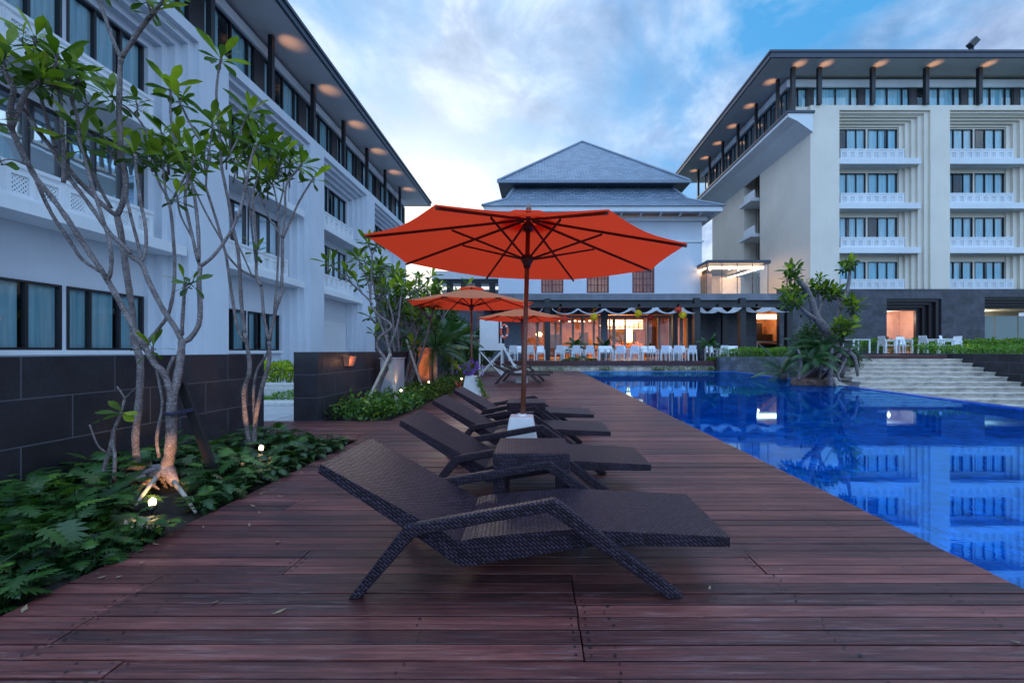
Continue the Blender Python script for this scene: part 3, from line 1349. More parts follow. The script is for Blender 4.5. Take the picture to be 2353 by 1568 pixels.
# top floor glazing front and side
hd = MB()
hd.box(18.55, XR, 31.85, 32.2, 20.85, 21.4)
hd.box(18.55, 18.9, 32.2, 48.8, 20.85, 21.4)
hd.build('window_head', M['white_trim'], rw)
ktr = WinKit(FR, 3.40, 1.9, (0.17, 0.5, 0.83))
FS = Fac(lambda u, d: (18.8 + d, u))
kts = WinKit(FS, 2.95, 2.4, (0.25, 0.5, 0.75))
dp = MB()
fp = [x * 1.0 for x in (20.3, 24.17, 28.04, 31.9, 35.8, 39.7)]
for u in fp:
    ktr.put(u + 0.30, 1.05, 19.0, rw)
    dp = MB()
    FR.box(dp, u - 0.15, u + 0.28, 1.0, 1.1, 19.0, 20.85)
    dp.build('dark_panel', M['frame'], rw)
WinKit(FR, 1.3, 2.4, (0.5,)).put(18.82, 1.05, 18.45, rw)
sp_ = [32.2 + 3.2 * k for k in range(6)]
for u in sp_[:-1]:
    kts.put(u + 0.12, 0, 18.45, rw)
for u in [18.4] + fp:
    p = MB()
    p.box(u - 0.13, u + 0.13, 30.75, 31.0 if u < 19 else 30.999, 18.4 if u < 19 else 19.0, 21.62)
    p.build('post', M['post'], rw)
for yy in sp_:
    p = MB()
    p.box(17.95, 18.15, yy - 0.1, yy + 0.1, 18.4, 21.62)
    p.build('post', M['post'], rw)
EXR, EYR = 16.25, 29.8
rf = MB()
rf.box(EXR, XR + 3, EYR, 52, 21.62, 21.68)
rf.build('soffit', M['soffit'], rw)
rf = MB()
rf.box(EXR - 0.08, XR + 3, EYR - 0.10, EYR + 0.02, 21.58, 22.02)
rf.box(EXR - 0.10, EXR + 0.02, EYR + 0.02, 52, 21.58, 22.02)
rf.box(EXR - 0.16, XR + 3, EYR - 0.16, EYR - 0.10, 21.93, 22.08)
rf.box(EXR - 0.16, EXR - 0.10, EYR - 0.10, 52, 21.93, 22.08)
rf.build('fascia', M['fascia'], rw)
rf = MB()
rf.prism([(EYR, 22.02), (41, 24.0), (52, 22.02)], 'x', EXR + 6, XR + 3)
rf.build('roof', M['roof'], rw)
for u in [18.4] + fp[:5]:
    soffit_light(rw, (u + 0.1, 30.55, 20.75), (0.25, -0.25), None, 20)
for yy in sp_:
    soffit_light(rw, (17.8, yy + 0.1, 20.75), (-0.3, 0.4), None, 20)
# dark stone base with two stepped doorways
pl = MB()
PY = 30.45
D1 = (24.85, 28.75, 4.87)
D2 = (31.85, 39.0, 5.0)


def plinth(x0, x1, z0, z1, y0=PY, y1=PY + 0.4):
    pl.box(x0, x1, y0, y1, z0, z1)


plinth(17.2, D1[0], 0.9, 5.58)
plinth(D1[1], D2[0], 0.9, 5.58)
plinth(D2[1], XR, 0.9, 5.58)
plinth(D1[0], D1[1], D1[2], 5.58)
plinth(D2[0], D2[1], D2[2], 5.58)
pl.build('stone_base', M['andesite_x'], rw)
dfm = MB()
for (a, b, t) in (D1, D2):
    for k in range(4):
        o1 = 0.17 * k
        yy = PY + 0.12 + 0.22 * k
        dfm.box(a, b - 0.28 * k, yy, yy + 0.22, t - 0.19 * (k + 1), t - 0.002)
        dfm.box(b - 0.28 * (k + 1), b - 0.003, yy, yy + 0.22, 0.98, t - 0.19 * (k + 1))
dfm.build('door_surround', plain('black stone surround', (0.012, 0.010, 0.014), 0.5), rw)
# lobby rooms behind
lb = MB()
a, b = D1[0] + 0.1, D1[1] - 0.6
lb.box(a - 0.1, b + 0.4, PY + 3.2, PY + 3.3, 0.9, 4.2)
lb.box(a - 0.2, a - 0.1, PY + 1.05, PY + 3.2, 0.9, 4.2)
lb.box(b + 0.35, b + 0.45, PY + 1.05, PY + 3.2, 0.9, 4.2)
lb.box(a - 0.2, b + 0.45, PY + 1.05, PY + 3.3, 4.2, 4.3)
lb.box(a - 0.2, b + 0.45, PY + 0.9, PY + 3.3, 0.9, 0.99)
lb.build('lobby_wall', M['pink_wall'], rw)
dr = MB()
dr.box(26.7, 28.0, PY + 3.13, PY + 3.19, 1.0, 3.5)
dd = dr.build('door', plain('rose door leaf', (0.62, 0.42, 0.35), 0.6), rw)
sg = MB()
sg.box(27.15, 27.55, PY + 3.10, PY + 3.125, 2.15, 2.27)
sg.build('door_plate', plain('dark red plate', (0.12, 0.01, 0.01), 0.5), dd)
light('POINT', 'lobby_light', ((a + b) / 2, PY + 1.9, 3.6), 75, (1.0, 0.70, 0.52), rw, .04)
lb = MB()
lb.box(D2[0] - 0.2, D2[1], PY + 4.2, PY + 4.3, 0.9, 4.5)
lb.box(D2[0] - 0.2, D2[0] - 0.1, PY + 1.05, PY + 4.2, 0.9, 4.5)
lb.box(D2[0] - 0.2, D2[1], PY + 1.05, PY + 4.3, 4.25, 4.35)
lb.build('lobby_wall', plain('pale lobby wall', (0.62, 0.58, 0.50), 0.7), rw)
gd = MB()
for k in range(3):
    xx = D2[0] + 0.25 + 1.75 * k
    gd.add([(xx, PY + 1.2, 1.0), (xx + 1.66, PY + 1.2, 1.0), (xx + 1.66, PY + 1.2, 3.75), (xx, PY + 1.2, 3.75)], [(0, 1, 2, 3)])
m_ = Mat('frosted green glass')
m_.P('Base Color', (0.16, 0.22, 0.21)).P('Roughness', 0.25)
gd.build('glass_door', m_.m, rw)
gm = MB()
for k in range(3):
    xx = D2[0] + 0.25 + 1.75 * k + 0.62
    for j in range(3):
        cx0 = xx + 0.22 * j
        gm.add([(cx0 - 0.09, PY + 1.19, 2.0), (cx0, PY + 1.19, 1.93), (cx0 + 0.09, PY + 1.19, 2.0), (cx0, PY + 1.19, 2.07)], [(0, 1, 2, 3)])
gm.build('door_marking', plain('red sticker', (0.35, 0.02, 0.02), 0.5), rw)
light('POINT', 'lobby_light', (34.2, PY + 2.6, 3.7), 60, (1.0, 0.9, 0.7), rw, .04)
# floodlight on the roof
fx, fy = X(2234, 30.1), 30.1
fo = thing('floodlight', 'small dark floodlight standing on the right roof edge', 'floodlight', (fx, fy, 22.3))
p = MB(); p.box(fx - 0.05, fx + 0.05, fy - 0.05, fy + 0.05, 22.0, 22.75); p.build('bracket', M['black'], fo)
p = MB(); p.beam((fx - 0.20, fy, 22.62), (fx + 0.24, fy, 23.1), 0.35, 0.42); p.build('housing', M['black'], fo)

# ================================================================== CENTRAL BUILDING
cb_ = thing('restaurant_building', 'white restaurant hall under a two-tier hipped slate roof, behind the orange umbrella', 'building', (5, 42, 0.5))
YF = 35.0
wl = MB()
x0, x1 = -3.3, 13.4
wx = [(X(1243 + 104.6 * k, YF), X(1294 + 104.6 * k, YF)) for k in range(-1, 4)]
wx = [w for w in wx if w[0] > x0 + 0.4 and w[1] < x1 - 2.0]
z0w, z1w = 5.9, 8.6
wl.box(x0, x1, YF, YF + 0.3, 5.0, z0w)
wl.box(x0, x1, YF, YF + 0.3, z1w, 12.1)
cur = x0
for a, b in wx:
    wl.box(cur, a, YF, YF + 0.3, z0w, z1w)
    cur = b
wl.box(cur, x1, YF, YF + 0.3, z0w, z1w)
wl.box(x0, x0 + 0.3, YF + 0.3, 58, 0.5, 12.1)
wl.box(x1 - 0.3, x1, YF + 0.3, 58, 0.5, 12.1)
wl.build('wall', M['white_wall'], cb_)
co = MB()
co.box(x0 - 0.12, x1 + 0.12, YF - 0.12, YF - 0.002, 10.05, 10.2)
co.box(x0 - 0.3, x1 + 0.3, YF - 0.35, YF - 0.003, 11.75, 12.05)
co.box(x0 - 0.95, x1 + 0.95, YF - 1.75, YF - 1.5, 12.05, 12.42)
co.box(x0 - 0.95, x0 - 0.7, YF - 1.5, 58, 12.05, 12.42)
co.box(x1 + 0.7, x1 + 0.95, YF - 1.5, 58, 12.05, 12.42)
co.box(x0 - 0.7, x1 + 0.7, YF - 1.5, 58, 12.32, 12.40)
for k in range(11):
    xx = x0 + 0.4 + (x1 - x0 - 0.8) * k / 10
    co.beam((xx, YF - 1.45, 12.28), (xx, YF - 0.003, 12.0), 0.14, 0.12)
co.build('cornice', M['white_trim'], cb_)
for a, b in wx:
    w = MB()
    hw = (b - a)
    w.box(a, b, YF + 0.05, YF + 0.15, z0w, z0w + 0.1)
    w.box(a, b, YF + 0.05, YF + 0.15, z1w - 0.1, z1w)
    for t in (0, 0.46, 0.93):
        w.box(a + hw * t, a + hw * t + 0.13, YF + 0.04, YF + 0.16, z0w + 0.1, z1w - 0.1)
    for t in (0.18, 0.33, 0.65, 0.80):
        w.box(a + hw * t, a + hw * t + 0.06, YF + 0.07, YF + 0.13, z0w + 0.1, z1w - 0.1)
    for t in range(1, 5):
        zz = z0w + 0.1 + (z1w - z0w) * t / 5
        w.box(a + 0.09, b - 0.09, YF + 0.075, YF + 0.125, zz, zz + 0.06)
    wo_ = w.build('window', M['maroon'], cb_)
    q = MB()
    q.add([(a, YF + 0.1, z0w), (b, YF + 0.1, z0w), (b, YF + 0.1, z1w), (a, YF + 0.1, z1w)], [(0, 1, 2, 3)])
    q.build('pane', M['clear'], wo_)
fl2 = MB()
fl2.box(x0 + 0.3, x1 - 0.3, YF + 0.3, 40, 5.2, 5.4)
fl2.box(x0 + 0.3, x1 - 0.3, 39.9, 40, 5.4, 9.5)
fl2.build('upper_room', M['warm_wall'], cb_)
sl_ = MB()
for k in range(6):
    sl_.box(-1 + 2.1 * k, 0.1 + 2.1 * k, 37.6, 37.8, 8.4, 8.5)
sl_.build('ceiling_strip', M['warm_strip'], cb_)
# roofs
AX, AY, AZ = 5.05, 49.5, 25.4
rf = MB()


def hip(mb, xa, xb, ya, yb, z, rx, ry0, ry1, rz, over=0.0):
    vs = [(xa, ya, z), (xb, ya, z), (xb, yb, z), (xa, yb, z), (rx, ry0, rz), (rx, ry1, rz)]
    fs = [(0, 1, 4), (1, 2, 5, 4), (2, 3, 5), (3, 0, 4, 5), (3, 2, 1, 0)]
    mb.add(vs, fs)


hip(rf, -3.6, 13.5, 38.0, 72, 16.3, AX, AY, 60, AZ)
rf.box(-3.6, 13.5, 38.0, 72, 16.06, 16.28)
# lower flared tier
ya, xa, xb = 33.1, -4.35, 14.45
vs = [(xa, ya, 12.42), (xb, ya, 12.42), (xb, 74, 12.42), (xa, 74, 12.42),
      (-2.8, 37.0, 14.3), (12.9, 37.0, 14.3), (12.9, 73, 14.3), (-2.8, 73, 14.3),
      (-2.2, 39.0, 16.1), (12.2, 39.0, 16.1), (12.2, 72, 16.1), (-2.2, 72, 16.1)]
rf.add(vs, [(0, 1, 5, 4), (1, 2, 6, 5), (2, 3, 7, 6), (3, 0, 4, 7), (4, 5, 9, 8), (5, 6, 10, 9), (6, 7, 11, 10), (7, 4, 8, 11), (3, 2, 1, 0), (8, 9, 10, 11)])
rf.build('roof', M['roof'], cb_)
rg = MB()
rg.tube([(AX, AY, AZ + 0.05), (-3.6, 38.0, 16.35)], 0.13, 6)
rg.tube([(AX, AY, AZ + 0.05), (13.5, 38.0, 16.35)], 0.13, 6)
rg.box(-3.7, 13.6, 37.9, 38.0, 16.1, 16.34)
rg.tube([(xb, ya, 12.45), (12.9, 37.0, 14.33), (12.2, 39.0, 16.1)], 0.12, 6)
rg.tube([(xa, ya, 12.45), (-2.8, 37.0, 14.33), (-2.2, 39.0, 16.1)], 0.12, 6)
rg.build('ridge', plain('pale ridge tile', (0.2, 0.24, 0.3), 0.5), cb_)
# canopy in front of the hall
cn = MB()
cn.box(-4.5, 17.3, 29.0, 35.0, 4.62, 5.05)
cn.build('canopy', plain('grey canopy stone', (0.16, 0.17, 0.20), 0.7, 0.25, 1.5), cb_)
cn = MB()
cn.box(-4.5, 17.1, 29.25, 29.5, 4.15, 4.60)
cn.box(-4.5, 17.1, 29.5, 34.9, 4.5, 4.6)
for k in range(9):
    xx = -3.6 + 2.5 * k
    cn.box(xx - 0.08, xx + 0.08, 27.2, 34.5, 4.0, 4.14)
cn.box(-4.5, 17.1, 27.2, 27.4, 3.95, 4.15)
cn.build('canopy_beam', M['post'], cb_)
for px, yy in ((1096, 28.3), (1257, 28.3), (1549.5, 30.5), (1599.5, 28.0), (1663, 31), (1704, 28.0), (1811, 28.3), (1152, 31)):
    p = MB()
    xx = X(px, yy)
    w_ = 0.17 if yy > 30 else 0.19
    p.box(xx - w_, xx + w_, yy - w_, yy + w_, 0.5, 4.62)
    p.build('column', M['post'], cb_)
# ground-floor frontage at y=33
YG = 33.0
fr = MB()


def vx(px):
    return X(px, YG)


def c4(x):                      # crop -> photo px
    return 1340.7 + x * 0.14245


lin = MB()
lin.box(vx(1110), vx(1592), YG - 0.05, YG + 0.25, Z(722, YG), 4.5)
lin.box(vx(1380), vx(1396), YG - 0.06, YG + 0.24, 0.56, Z(722, YG))
lin.box(vx(1579), vx(1590), YG - 0.07, YG + 0.3, 0.56, Z(722, YG))
lin.box(vx(1110), vx(1205), YG - 0.04, YG + 0.24, 0.56, Z(722, YG))
lin.build('front_wall', plain('blue grey render', (0.20, 0.24, 0.30), 0.8), cb_)
for px, w_ in ((1208, 4), (1234.5, 5), (1276, 4), (1288, 5), (1316, 5), (1338, 6), (1364, 5), (1376, 4), (1400, 3), (1410, 7), (1436, 4), (1488, 5), (1514, 6), (1540, 8), (1565, 8)):
    fr.box(vx(px - w_ / 2), vx(px + w_ / 2), YG, YG + 0.1, 0.56, Z(724, YG))
fr.box(vx(1205), vx(1579), YG + 0.01, YG + 0.09, Z(730, YG), Z(724, YG))
fo_ = fr.build('door_frame', plain('rosy timber frame', (0.50, 0.36, 0.31), 0.5), cb_)
q = MB()
q.add([(vx(1205), YG + 0.05, 0.56), (vx(1579), YG + 0.05, 0.56), (vx(1579), YG + 0.05, Z(730, YG)), (vx(1205), YG + 0.05, Z(730, YG))], [(0, 1, 2, 3)])
q.build('pane', M['clear'], fo_)
rm = MB()
rm.box(vx(1150), vx(1640), 42.0, 42.1, 0.5, 4.4)
rm.box(vx(1150) - 0.1, vx(1150), YG + 0.3, 42, 0.5, 4.4)
rm.box(12.4, 12.5, YG + 0.3, 42, 0.5, 4.4)
rm.box(vx(1150), 12.5, YG + 0.3, 42, 4.35, 4.45)
rm.box(vx(1150), 12.5, YG + 0.25, 42, 0.45, 0.565)
rm.build('dining_room', M['warm_wall'], cb_)
dk2 = MB()
dk2.box(vx(1432), vx(1500), 38.8, 38.9, 0.6, 2.9)
dk2.box(vx(1260), vx(1300), 39.8, 39.9, 0.6, 2.7)
dk2.box(vx(1350), vx(1375), 39.8, 39.9, 0.6, 2.9)
dk2.box(vx(1530), vx(1560), 39.4, 39.5, 0.6, 3.4)
dk2.build('partition', plain('dark walnut', (0.05, 0.022, 0.014), 0.5), cb_)
cs = MB()
for j in range(5):
    cs.box(vx(1402), vx(1484), 34.4 + 1.1 * j, 34.7 + 1.1 * j, 3.62 - 0.04 * j, 3.66 - 0.04 * j)
for k in range(7):
    cs.box(vx(1290 + 12 * k) - 0.08, vx(1290 + 12 * k) + 0.08, 35.0 + 0.4 * (k % 3), 35.2 + 0.4 * (k % 3), 3.6, 3.66)
cs.build('ceiling_light', M['warm_strip'], cb_)
lv = MB()
for j in range(4):
    zz = 3.9 - 0.22 * j
    for k in range(9):
        xx = vx(1402) + k * 0.42
        lv.box(xx, xx + 0.33, 37.5 + 0.04 * k, 37.55 + 0.04 * k, zz - 0.15, zz)
lv.build('lit_louvre', M['warm_soft'], cb_)
lp = MB()
lp.lathe([(0.22, 1.9), (0.26, 2.2), (0.26, 3.0), (0.2, 3.1)], vx(1471), 37.0, 16)
lp.build('lamp_shade', M['orange_glow'], cb_)
lp = MB()
lp.lathe([(0.2, 2.35), (0.28, 2.55), (0.12, 2.7)], vx(1238), 35.0, 12)
lp.build('lamp_shade', M['orange_glow'], cb_)
light('AREA', 'dining_light', (5.0, 37.2, 4.2), 400, (1.0, 0.55, 0.28), cb_, 9, (0, 0, -1), sy=5)
ct = MB()
ct.box(vx(1400), vx(1500), 35.6, 36.3, 0.57, 1.5)
ct.build('buffet_counter', M['counter'], cb_)
fo2 = MB()
rr = random.Random(3)
for k in range(260):
    xx = vx(rr.uniform(1405, 1500)); yy = rr.uniform(35.6, 36.3); zz = 1.5 + abs(rr.gauss(0, 0.16))
    s_ = rr.uniform(0.03, 0.09)
    fo2.add([(xx - s_, yy, zz - s_), (xx + s_, yy, zz), (xx, yy + s_, zz + s_)], [(0, 1, 2)], rr.random())
fo2.build('flower_display', plain('orange flower', (0.7, 0.22, 0.04), 0.7, 0.6, 9), cb_)
# dark stone wall and bar to the right of the dining room
sw = MB()
YB = 32.0
sw.box(X(1592, YB) , X(1738, YB), YB, YB + 0.3, 0.5, 4.5)
sw.box(X(1806, YB), X(1818, YB), YB, YB + 0.3, 0.5, 4.5)
sw.box(X(1738, YB), X(1806, YB), YB, YB + 0.3, Z(712, YB), 4.5)
sw.build('stone_front', M['andesite_x'], cb_)
bz = MB()
xa, xb = X(1730, YB), X(1815, YB)
bz.box(xa, xb, 35.5, 35.6, 0.5, 4.5)
bz.box(xa - 0.1, xa, YB + 0.3, 35.5, 0.5, 4.5)
bz.box(xb, xb + 0.1, YB + 0.3, 35.5, 0.5, 4.5)
bz.box(xa, xb, YB + 0.3, 35.5, 4.4, 4.5)
bz.build('bar_room', M['warm_wall'], cb_)
bz = MB()
bz.box(X(1738, YB) + 0.1, X(1806, YB) - 0.05, YB + 0.8, YB + 1.0, 3.62, 3.95)
bz.build('strip_light', M['warm_strip'], cb_)
bz = MB()
bz.box(X(1738, YB), X(1806, YB) - 0.02, YB + 0.1, YB + 0.9, 1.78, 1.9)
bz.box(X(1738, YB), X(1738, YB) + 0.15, YB + 0.1, YB + 0.9, 0.6, 1.78)
bz.build('bar_counter', M['counter'], cb_)
bz = MB()
bz.box(X(1765, YB), X(1806, YB) + 0.3, YB + 2.4, YB + 2.6, 1.9, 2.5)
bz.box(X(1780, YB), X(1792, YB), YB + 2.6, YB + 2.7, 2.5, 3.4)
bz.build('bar_shelf', M['black'], cb_)
bz = MB()
bz.box(X(1748, YB), X(1806, YB) - 0.03, YB + 0.3, YB + 0.8, 0.6, 1.7)
bz.build('bar_front', M['black'], cb_)
light('POINT', 'bar_light', ((xa + xb) / 2, 34, 3.6), 38, (1.0, 0.6, 0.35), cb_, .04)
# lit glass lobby box above the canopy
gb = thing('glass_lobby', 'lit glass lobby box with a dark flat roof, beside the right hotel block', 'building', (15.4, 36, 5.1))
xa, xb, ya, yb = 13.0, 17.75, 33.0, 38.5
p = MB(); p.box(xa, xb + 0.1, ya - 0.2, yb, 7.9, 8.15); p.build('roof', M['fascia'], gb)
p = MB()
p.box(xa, xb, ya, yb, 5.05, 5.1)
p.box(X(1654, 37), X(1700, 37), 36.9, 37.0, 5.1, 7.5)
p.box(xa, xb, yb - 0.1, yb, 5.1, 7.9)
p.build('back_wall', plain('pale lobby panel', (0.70, 0.62, 0.55), 0.7), gb)
p = MB()
p.box(xa + 0.3, xa + 0.8, ya + 1, ya + 3.5, 5.1, 7.3)
p.box(xa + 1.3, xa + 1.7, 36.5, 36.8, 5.1, 7.3)
p.build('timber_panel', M['warm_wall'], gb)
p = MB()
p.box(xa + 0.35, xa + 2.0, ya + 0.35, ya + 0.5, 7.58, 7.76)
p.box(xa + 2.05, xb - 0.15, ya + 0.35, ya + 0.5, 7.58, 7.76)
p.beam((xb - 0.3, ya + 0.6, 7.66), (xb - 0.9, yb - 0.4, 7.66), 0.09, 0.09)
p.beam((xa + 0.15, ya + 0.6, 7.66), (xa + 0.15, yb - 0.4, 7.66), 0.09, 0.09)
for dx, dy in ((0.9, 1.6), (2.4, 1.4), (3.3, 1.9), (4.3, 2.2)):
    p.lathe([(0.07, 7.70), (0.07, 7.78)], xa + dx, ya + dy, 8)
p.build('strip_light', M['warm_strip'], gb)
p = MB()
for k in range(5):
    xx = xa + (xb - xa) * k / 4
    p.box(xx - 0.02, xx + 0.02, ya + 0.0, ya + 0.04, 5.1, 7.9)
p.build('mullion', M['frame'], gb)
p = MB()
p.add([(xa, ya + 0.02, 5.1), (xb, ya + 0.02, 5.1), (xb, ya + 0.02, 7.9), (xa, ya + 0.02, 7.9)], [(0, 1, 2, 3)])
p.build('pane', M['clear'], gb)
p = MB()
p.box(X(1717, 35), X(1728, 35), 35, 35.6, 5.1, 5.55)
p.box(X(1718, 35), X(1735, 35), 35.6, 35.8, 5.1, 5.85)
p.box(X(1616, 34.5), X(1631, 34.5), 34.5, 35.1, 5.1, 5.75)
p.build('sofa', M['white_plastic'], gb, bevel=0.05)
light('AREA', 'lobby_light', (15.4, 35.5, 7.8), 70, (1.0, 0.72, 0.5), gb, 3.5, (0, 0, -1))

# pavilion behind, left of the hall
pv = thing('open_pavilion', 'dark columned pavilion with a white roof edge, between the left wing and the hall', 'building', (-6, 44, 0))
p = MB(); p.box(-10.5, -3.0, 42, 47, 8.25, 9.0); p.build('roof', M['white_trim'], pv)
p = MB(); p.box(-10.4, -3.1, 42.1, 42.3, 7.85, 8.25); p.box(-10.4, -3.1, 42.1, 42.3, 5.3, 5.7); p.build('beam', M['post'], pv)
for k in range(6):
    p = MB(); xx = -10.2 + 1.4 * k; p.box(xx - 0.28, xx + 0.28, 42.15, 42.7, 0, 7.85); p.build('column', M['post'], pv)
p = MB()
p.box(-10.4, -3.4, 46.6, 46.9, 0, 7.85)
p.build('back_wall', M['white_wall'], pv)
dbl = wallthing('service_block', 'tall dark stone block standing behind the frangipanis at the end of the left wing', M['andesite_x'], [(-8.4, -3.2, 22.0, 24.8, -0.1, 3.85)], 'building')

# ================================================================== PLANT KIT
def leaf_pts(mb, base, d, up, ln, wd, droop=0.35, seg=5, fold=0.18, tint=0.5, shape=None):
    """obovate leaf: strip of quads with a midrib fold, drooping towards the tip"""
    d = d.normalized()
    side = d.cross(up)
    if side.length < 1e-4:
        side = d.cross(Vector((1, 0, 0)))
    side.normalize()
    nrm = side.cross(d).normalized()
    prof = shape or (0.06, 0.34, 0.72, 1.0, 0.82, 0.0)
    p = Vector(base)
    vs = []
    dd = d.copy()
    for i in range(seg + 1):
        t = i / seg
        w = prof[i] * wd / 2
        vs += [p - side * w + nrm * fold * w, p.copy(), p + side * w + nrm * fold * w]
        dd = (dd - Vector((0, 0, 1)) * droop / seg).normalized()
        nrm = side.cross(dd).normalized()
        p = p + dd * ln / seg
    fs = []
    for i in range(seg):
        a = i * 3
        fs += [(a, a + 1, a + 4, a + 3), (a + 1, a + 2, a + 5, a + 4)]
    mb.add(vs, fs, tint)


def rosette(mb, p, d, rng, n=12, ln=0.2, wd=0.066):
    ln *= 1.08
    wd = wd * ln / 0.2
    d = Vector(d).normalized()
    a = d.cross(Vector((0.3, 0.2, 1)))
    if a.length < 0.1:
        a = d.cross(Vector((1, 0, 0)))
    a.normalize()
    b = d.cross(a)
    off = rng.uniform(0, 6)
    for i in range(n):
        t = i / max(1, n - 1)
        az = off + i * 2.4
        el = R(66 - 98 * t + rng.uniform(-12, 12))
        out = a * math.cos(az) + b * math.sin(az)
        v = out * math.cos(el) + d * math.sin(el)
        l_ = ln * rng.uniform(0.75, 1.15) * (0.62 + 0.5 * math.sin(PI * min(1, t + 0.25)))
        st = Vector(p) - d * (0.05 * t) + v * 0.025
        mb.tube([Vector(p) - d * (0.05 * t), st], 0.004, 4, False)
        leaf_pts(mb, st, v, d, l_, wd * rng.uniform(0.85, 1.15) * (0.5 + 0.5 * l_ / ln), rng.uniform(0.1, 0.55),
                 fold=rng.uniform(0.05, 0.3), tint=min(1, max(0, 0.85 - 0.6 * t + rng.uniform(-0.2, 0.2))))


def smooth_path(pts, k=3):
    out = []
    n = len(pts)
    for i in range(n - 1):
        p0, p1, p2, p3 = pts[max(0, i - 1)], pts[i], pts[i + 1], pts[min(n - 1, i + 2)]
        for j in range(k):
            t = j / k
            out.append(0.5 * ((2 * p1) + (p2 - p0) * t + (2 * p0 - 5 * p1 + 4 * p2 - p3) * t * t + (3 * p1 - p0 - 3 * p2 + p3) * t ** 3))
    out.append(pts[-1])
    return out


def limb(wood, leafm, px, y0, y1, r0, r1, rng, tip=True, n=12, ln=0.2):
    m = len(px)
    pts = [wpt(a, b, y0 + (y1 - y0) * i / (m - 1)) for i, (a, b) in enumerate(px)]
    sp = smooth_path(pts, 4)
    q = len(sp)
    rad = []
    for i in range(q):
        t = i / (q - 1)
        rad.append((0.74 if r0 < .06 else .9) * (r0 + (r1 - r0) * t) * (1 + 0.05 * math.sin(i * 1.7) + rng.uniform(-.06, .10)))
    if tip:
        rad[-1] *= 1.25
    wood.tube(sp, rad, 9)
    if tip:
        d = (sp[-1] - sp[-3]).normalized()
        d = (d + Vector((0, 0, 0.5))).normalized()
        rosette(leafm, sp[-1], d, rng, n, ln)
    return sp


rng = random.Random(11)
# ---- tree 1 : the big clump of stems at the left
t1 = thing('frangipani_tree', 'tallest frangipani at the far left, thick pale forked stems rising from one root mass', 'tree', wpt(355, 1085, 3.65) * Vector((1, 1, 0)) if False else (-3.15, 3.65, 0))
w1, l1 = MB(), MB()
lm = lambda px, y0, y1, r0, r1, **k: limb(w1, l1, px, y0, y1, r0, r1, rng, **k)
lm([(317, 1092), (311, 1009), (317, 945), (321.5, 881), (321, 822), (306.5, 779), (304, 715), (294, 650), (285, 587), (278, 539), (269, 496)], 3.75, 3.85, .037, .030, tip=False)
lm([(269, 496), (286, 453), (287.5, 400), (278, 347), (275.7, 293), (273.6, 256), (275.7, 171), (278, 132)], 3.85, 3.8, .030, .026, tip=False)
lm([(278, 134), (256, 85), (239, 32), (226, 0), (212, -50)], 3.8, 3.7, .021, .018)
lm([(278, 134), (303, 96), (333, 53), (357, 24)], 3.8, 3.75, .024, .022, n=10)
lm([(350, 30), (372, 6), (376, -20)], 3.75, 3.7, .016, .014, n=9)
lm([(345, 42), (343, 20), (337, -5)], 3.75, 3.72, .013, .012, n=9, ln=.18)
lm([(269, 496), (246, 479), (203, 438), (167, 400), (132, 355), (103, 321), (86, 300)], 3.85, 3.4, .026, .020, tip=False)
lm([(86, 300), (64, 262), (60, 235), (60, 213), (82, 190), (96, 180)], 3.4, 3.3, .020, .017)
lm([(256, 479), (226, 426), (201, 364), (187, 338)], 3.85, 3.6, .018, .014, n=9)
lm([(187, 338), (182, 300), (176, 262), (166, 235), (164, 205), (181, 184)], 3.6, 3.5, .017, .016)
lm([(146, 420), (147, 364), (143, 299), (137, 214), (120, 200), (104, 190)], 3.45, 3.3, .019, .016, n=11)
lm([(128, 340), (111, 288), (98, 240), (93, 214), (95, 188)], 3.5, 3.35, .016, .014, n=10)
lm([(160, 411), (139, 374), (107, 325), (80, 292), (60, 258), (48, 245)], 3.6, 3.3, .020, .017, tip=False)
lm([(381, 1078), (392, 1030), (394, 966), (394, 923)], 3.6, 3.6, .058, .050, tip=False)
lm([(394, 925), (386, 881), (371, 851), (353, 832), (326, 785), (304, 747), (281, 704), (257, 661), (247, 644)], 3.6, 3.5, .033, .026, tip=False)
lm([(247, 644), (253, 629), (256, 600), (252, 560), (241, 518), (224, 464), (207, 411), (193, 357), (184, 330), (178, 300)], 3.5, 3.4, .020, .013, n=8)
lm([(247, 644), (232, 619), (210, 587), (182, 545), (150, 496), (111, 443), (85, 413), (70, 387), (49, 347), (28, 300), (28, 288)], 3.5, 3.15, .025, .023, tip=False)
lm([(28, 288), (43, 252), (58, 215), (80, 192), (92, 186)], 3.15, 3.2, .022, .020, n=13)
lm([(26, 292), (22, 262), (28, 225), (31, 205), (20, 185), (4, 150)], 3.15, 3.0, .024, .018, n=12)
lm([(27, 297), (14, 288), (-4, 282), (-30, 262)], 3.15, 3.0, .011, .010, n=9)
lm([(234, 626), (190, 597), (162, 556), (128, 507), (103, 460), (84, 415)], 3.5, 3.25, .017, .016, tip=False)
lm([(70, 387), (52, 374), (20, 366), (-14, 376)], 3.25, 3.0, .007, .006, n=6)
lm([(96, 180), (81, 140), (80, 112), (81, 88)], 3.3, 3.25, .014, .013, n=10)
lm([(96, 178), (75, 142), (60, 112), (51, 94)], 3.3, 3.2, .010, .009, n=7, ln=.13)
lm([(104, 190), (118, 165), (128, 148), (129, 126)], 3.3, 3.3, .012, .012, n=9)
lm([(31, 203), (14, 170), (8, 140), (13, 118)], 3.05, 3.0, .013, .012, n=9)
lm([(394, 925), (402, 890), (409, 859), (415, 822), (418, 783)], 3.6, 3.7, .044, .036, tip=False)
lm([(418, 783), (403, 753), (381, 721), (360, 683), (339, 640), (326, 608), (300, 588), (295, 575), (256, 539), (224, 496), (192, 451), (160, 411)], 3.7, 3.6, .028, .019, tip=False)
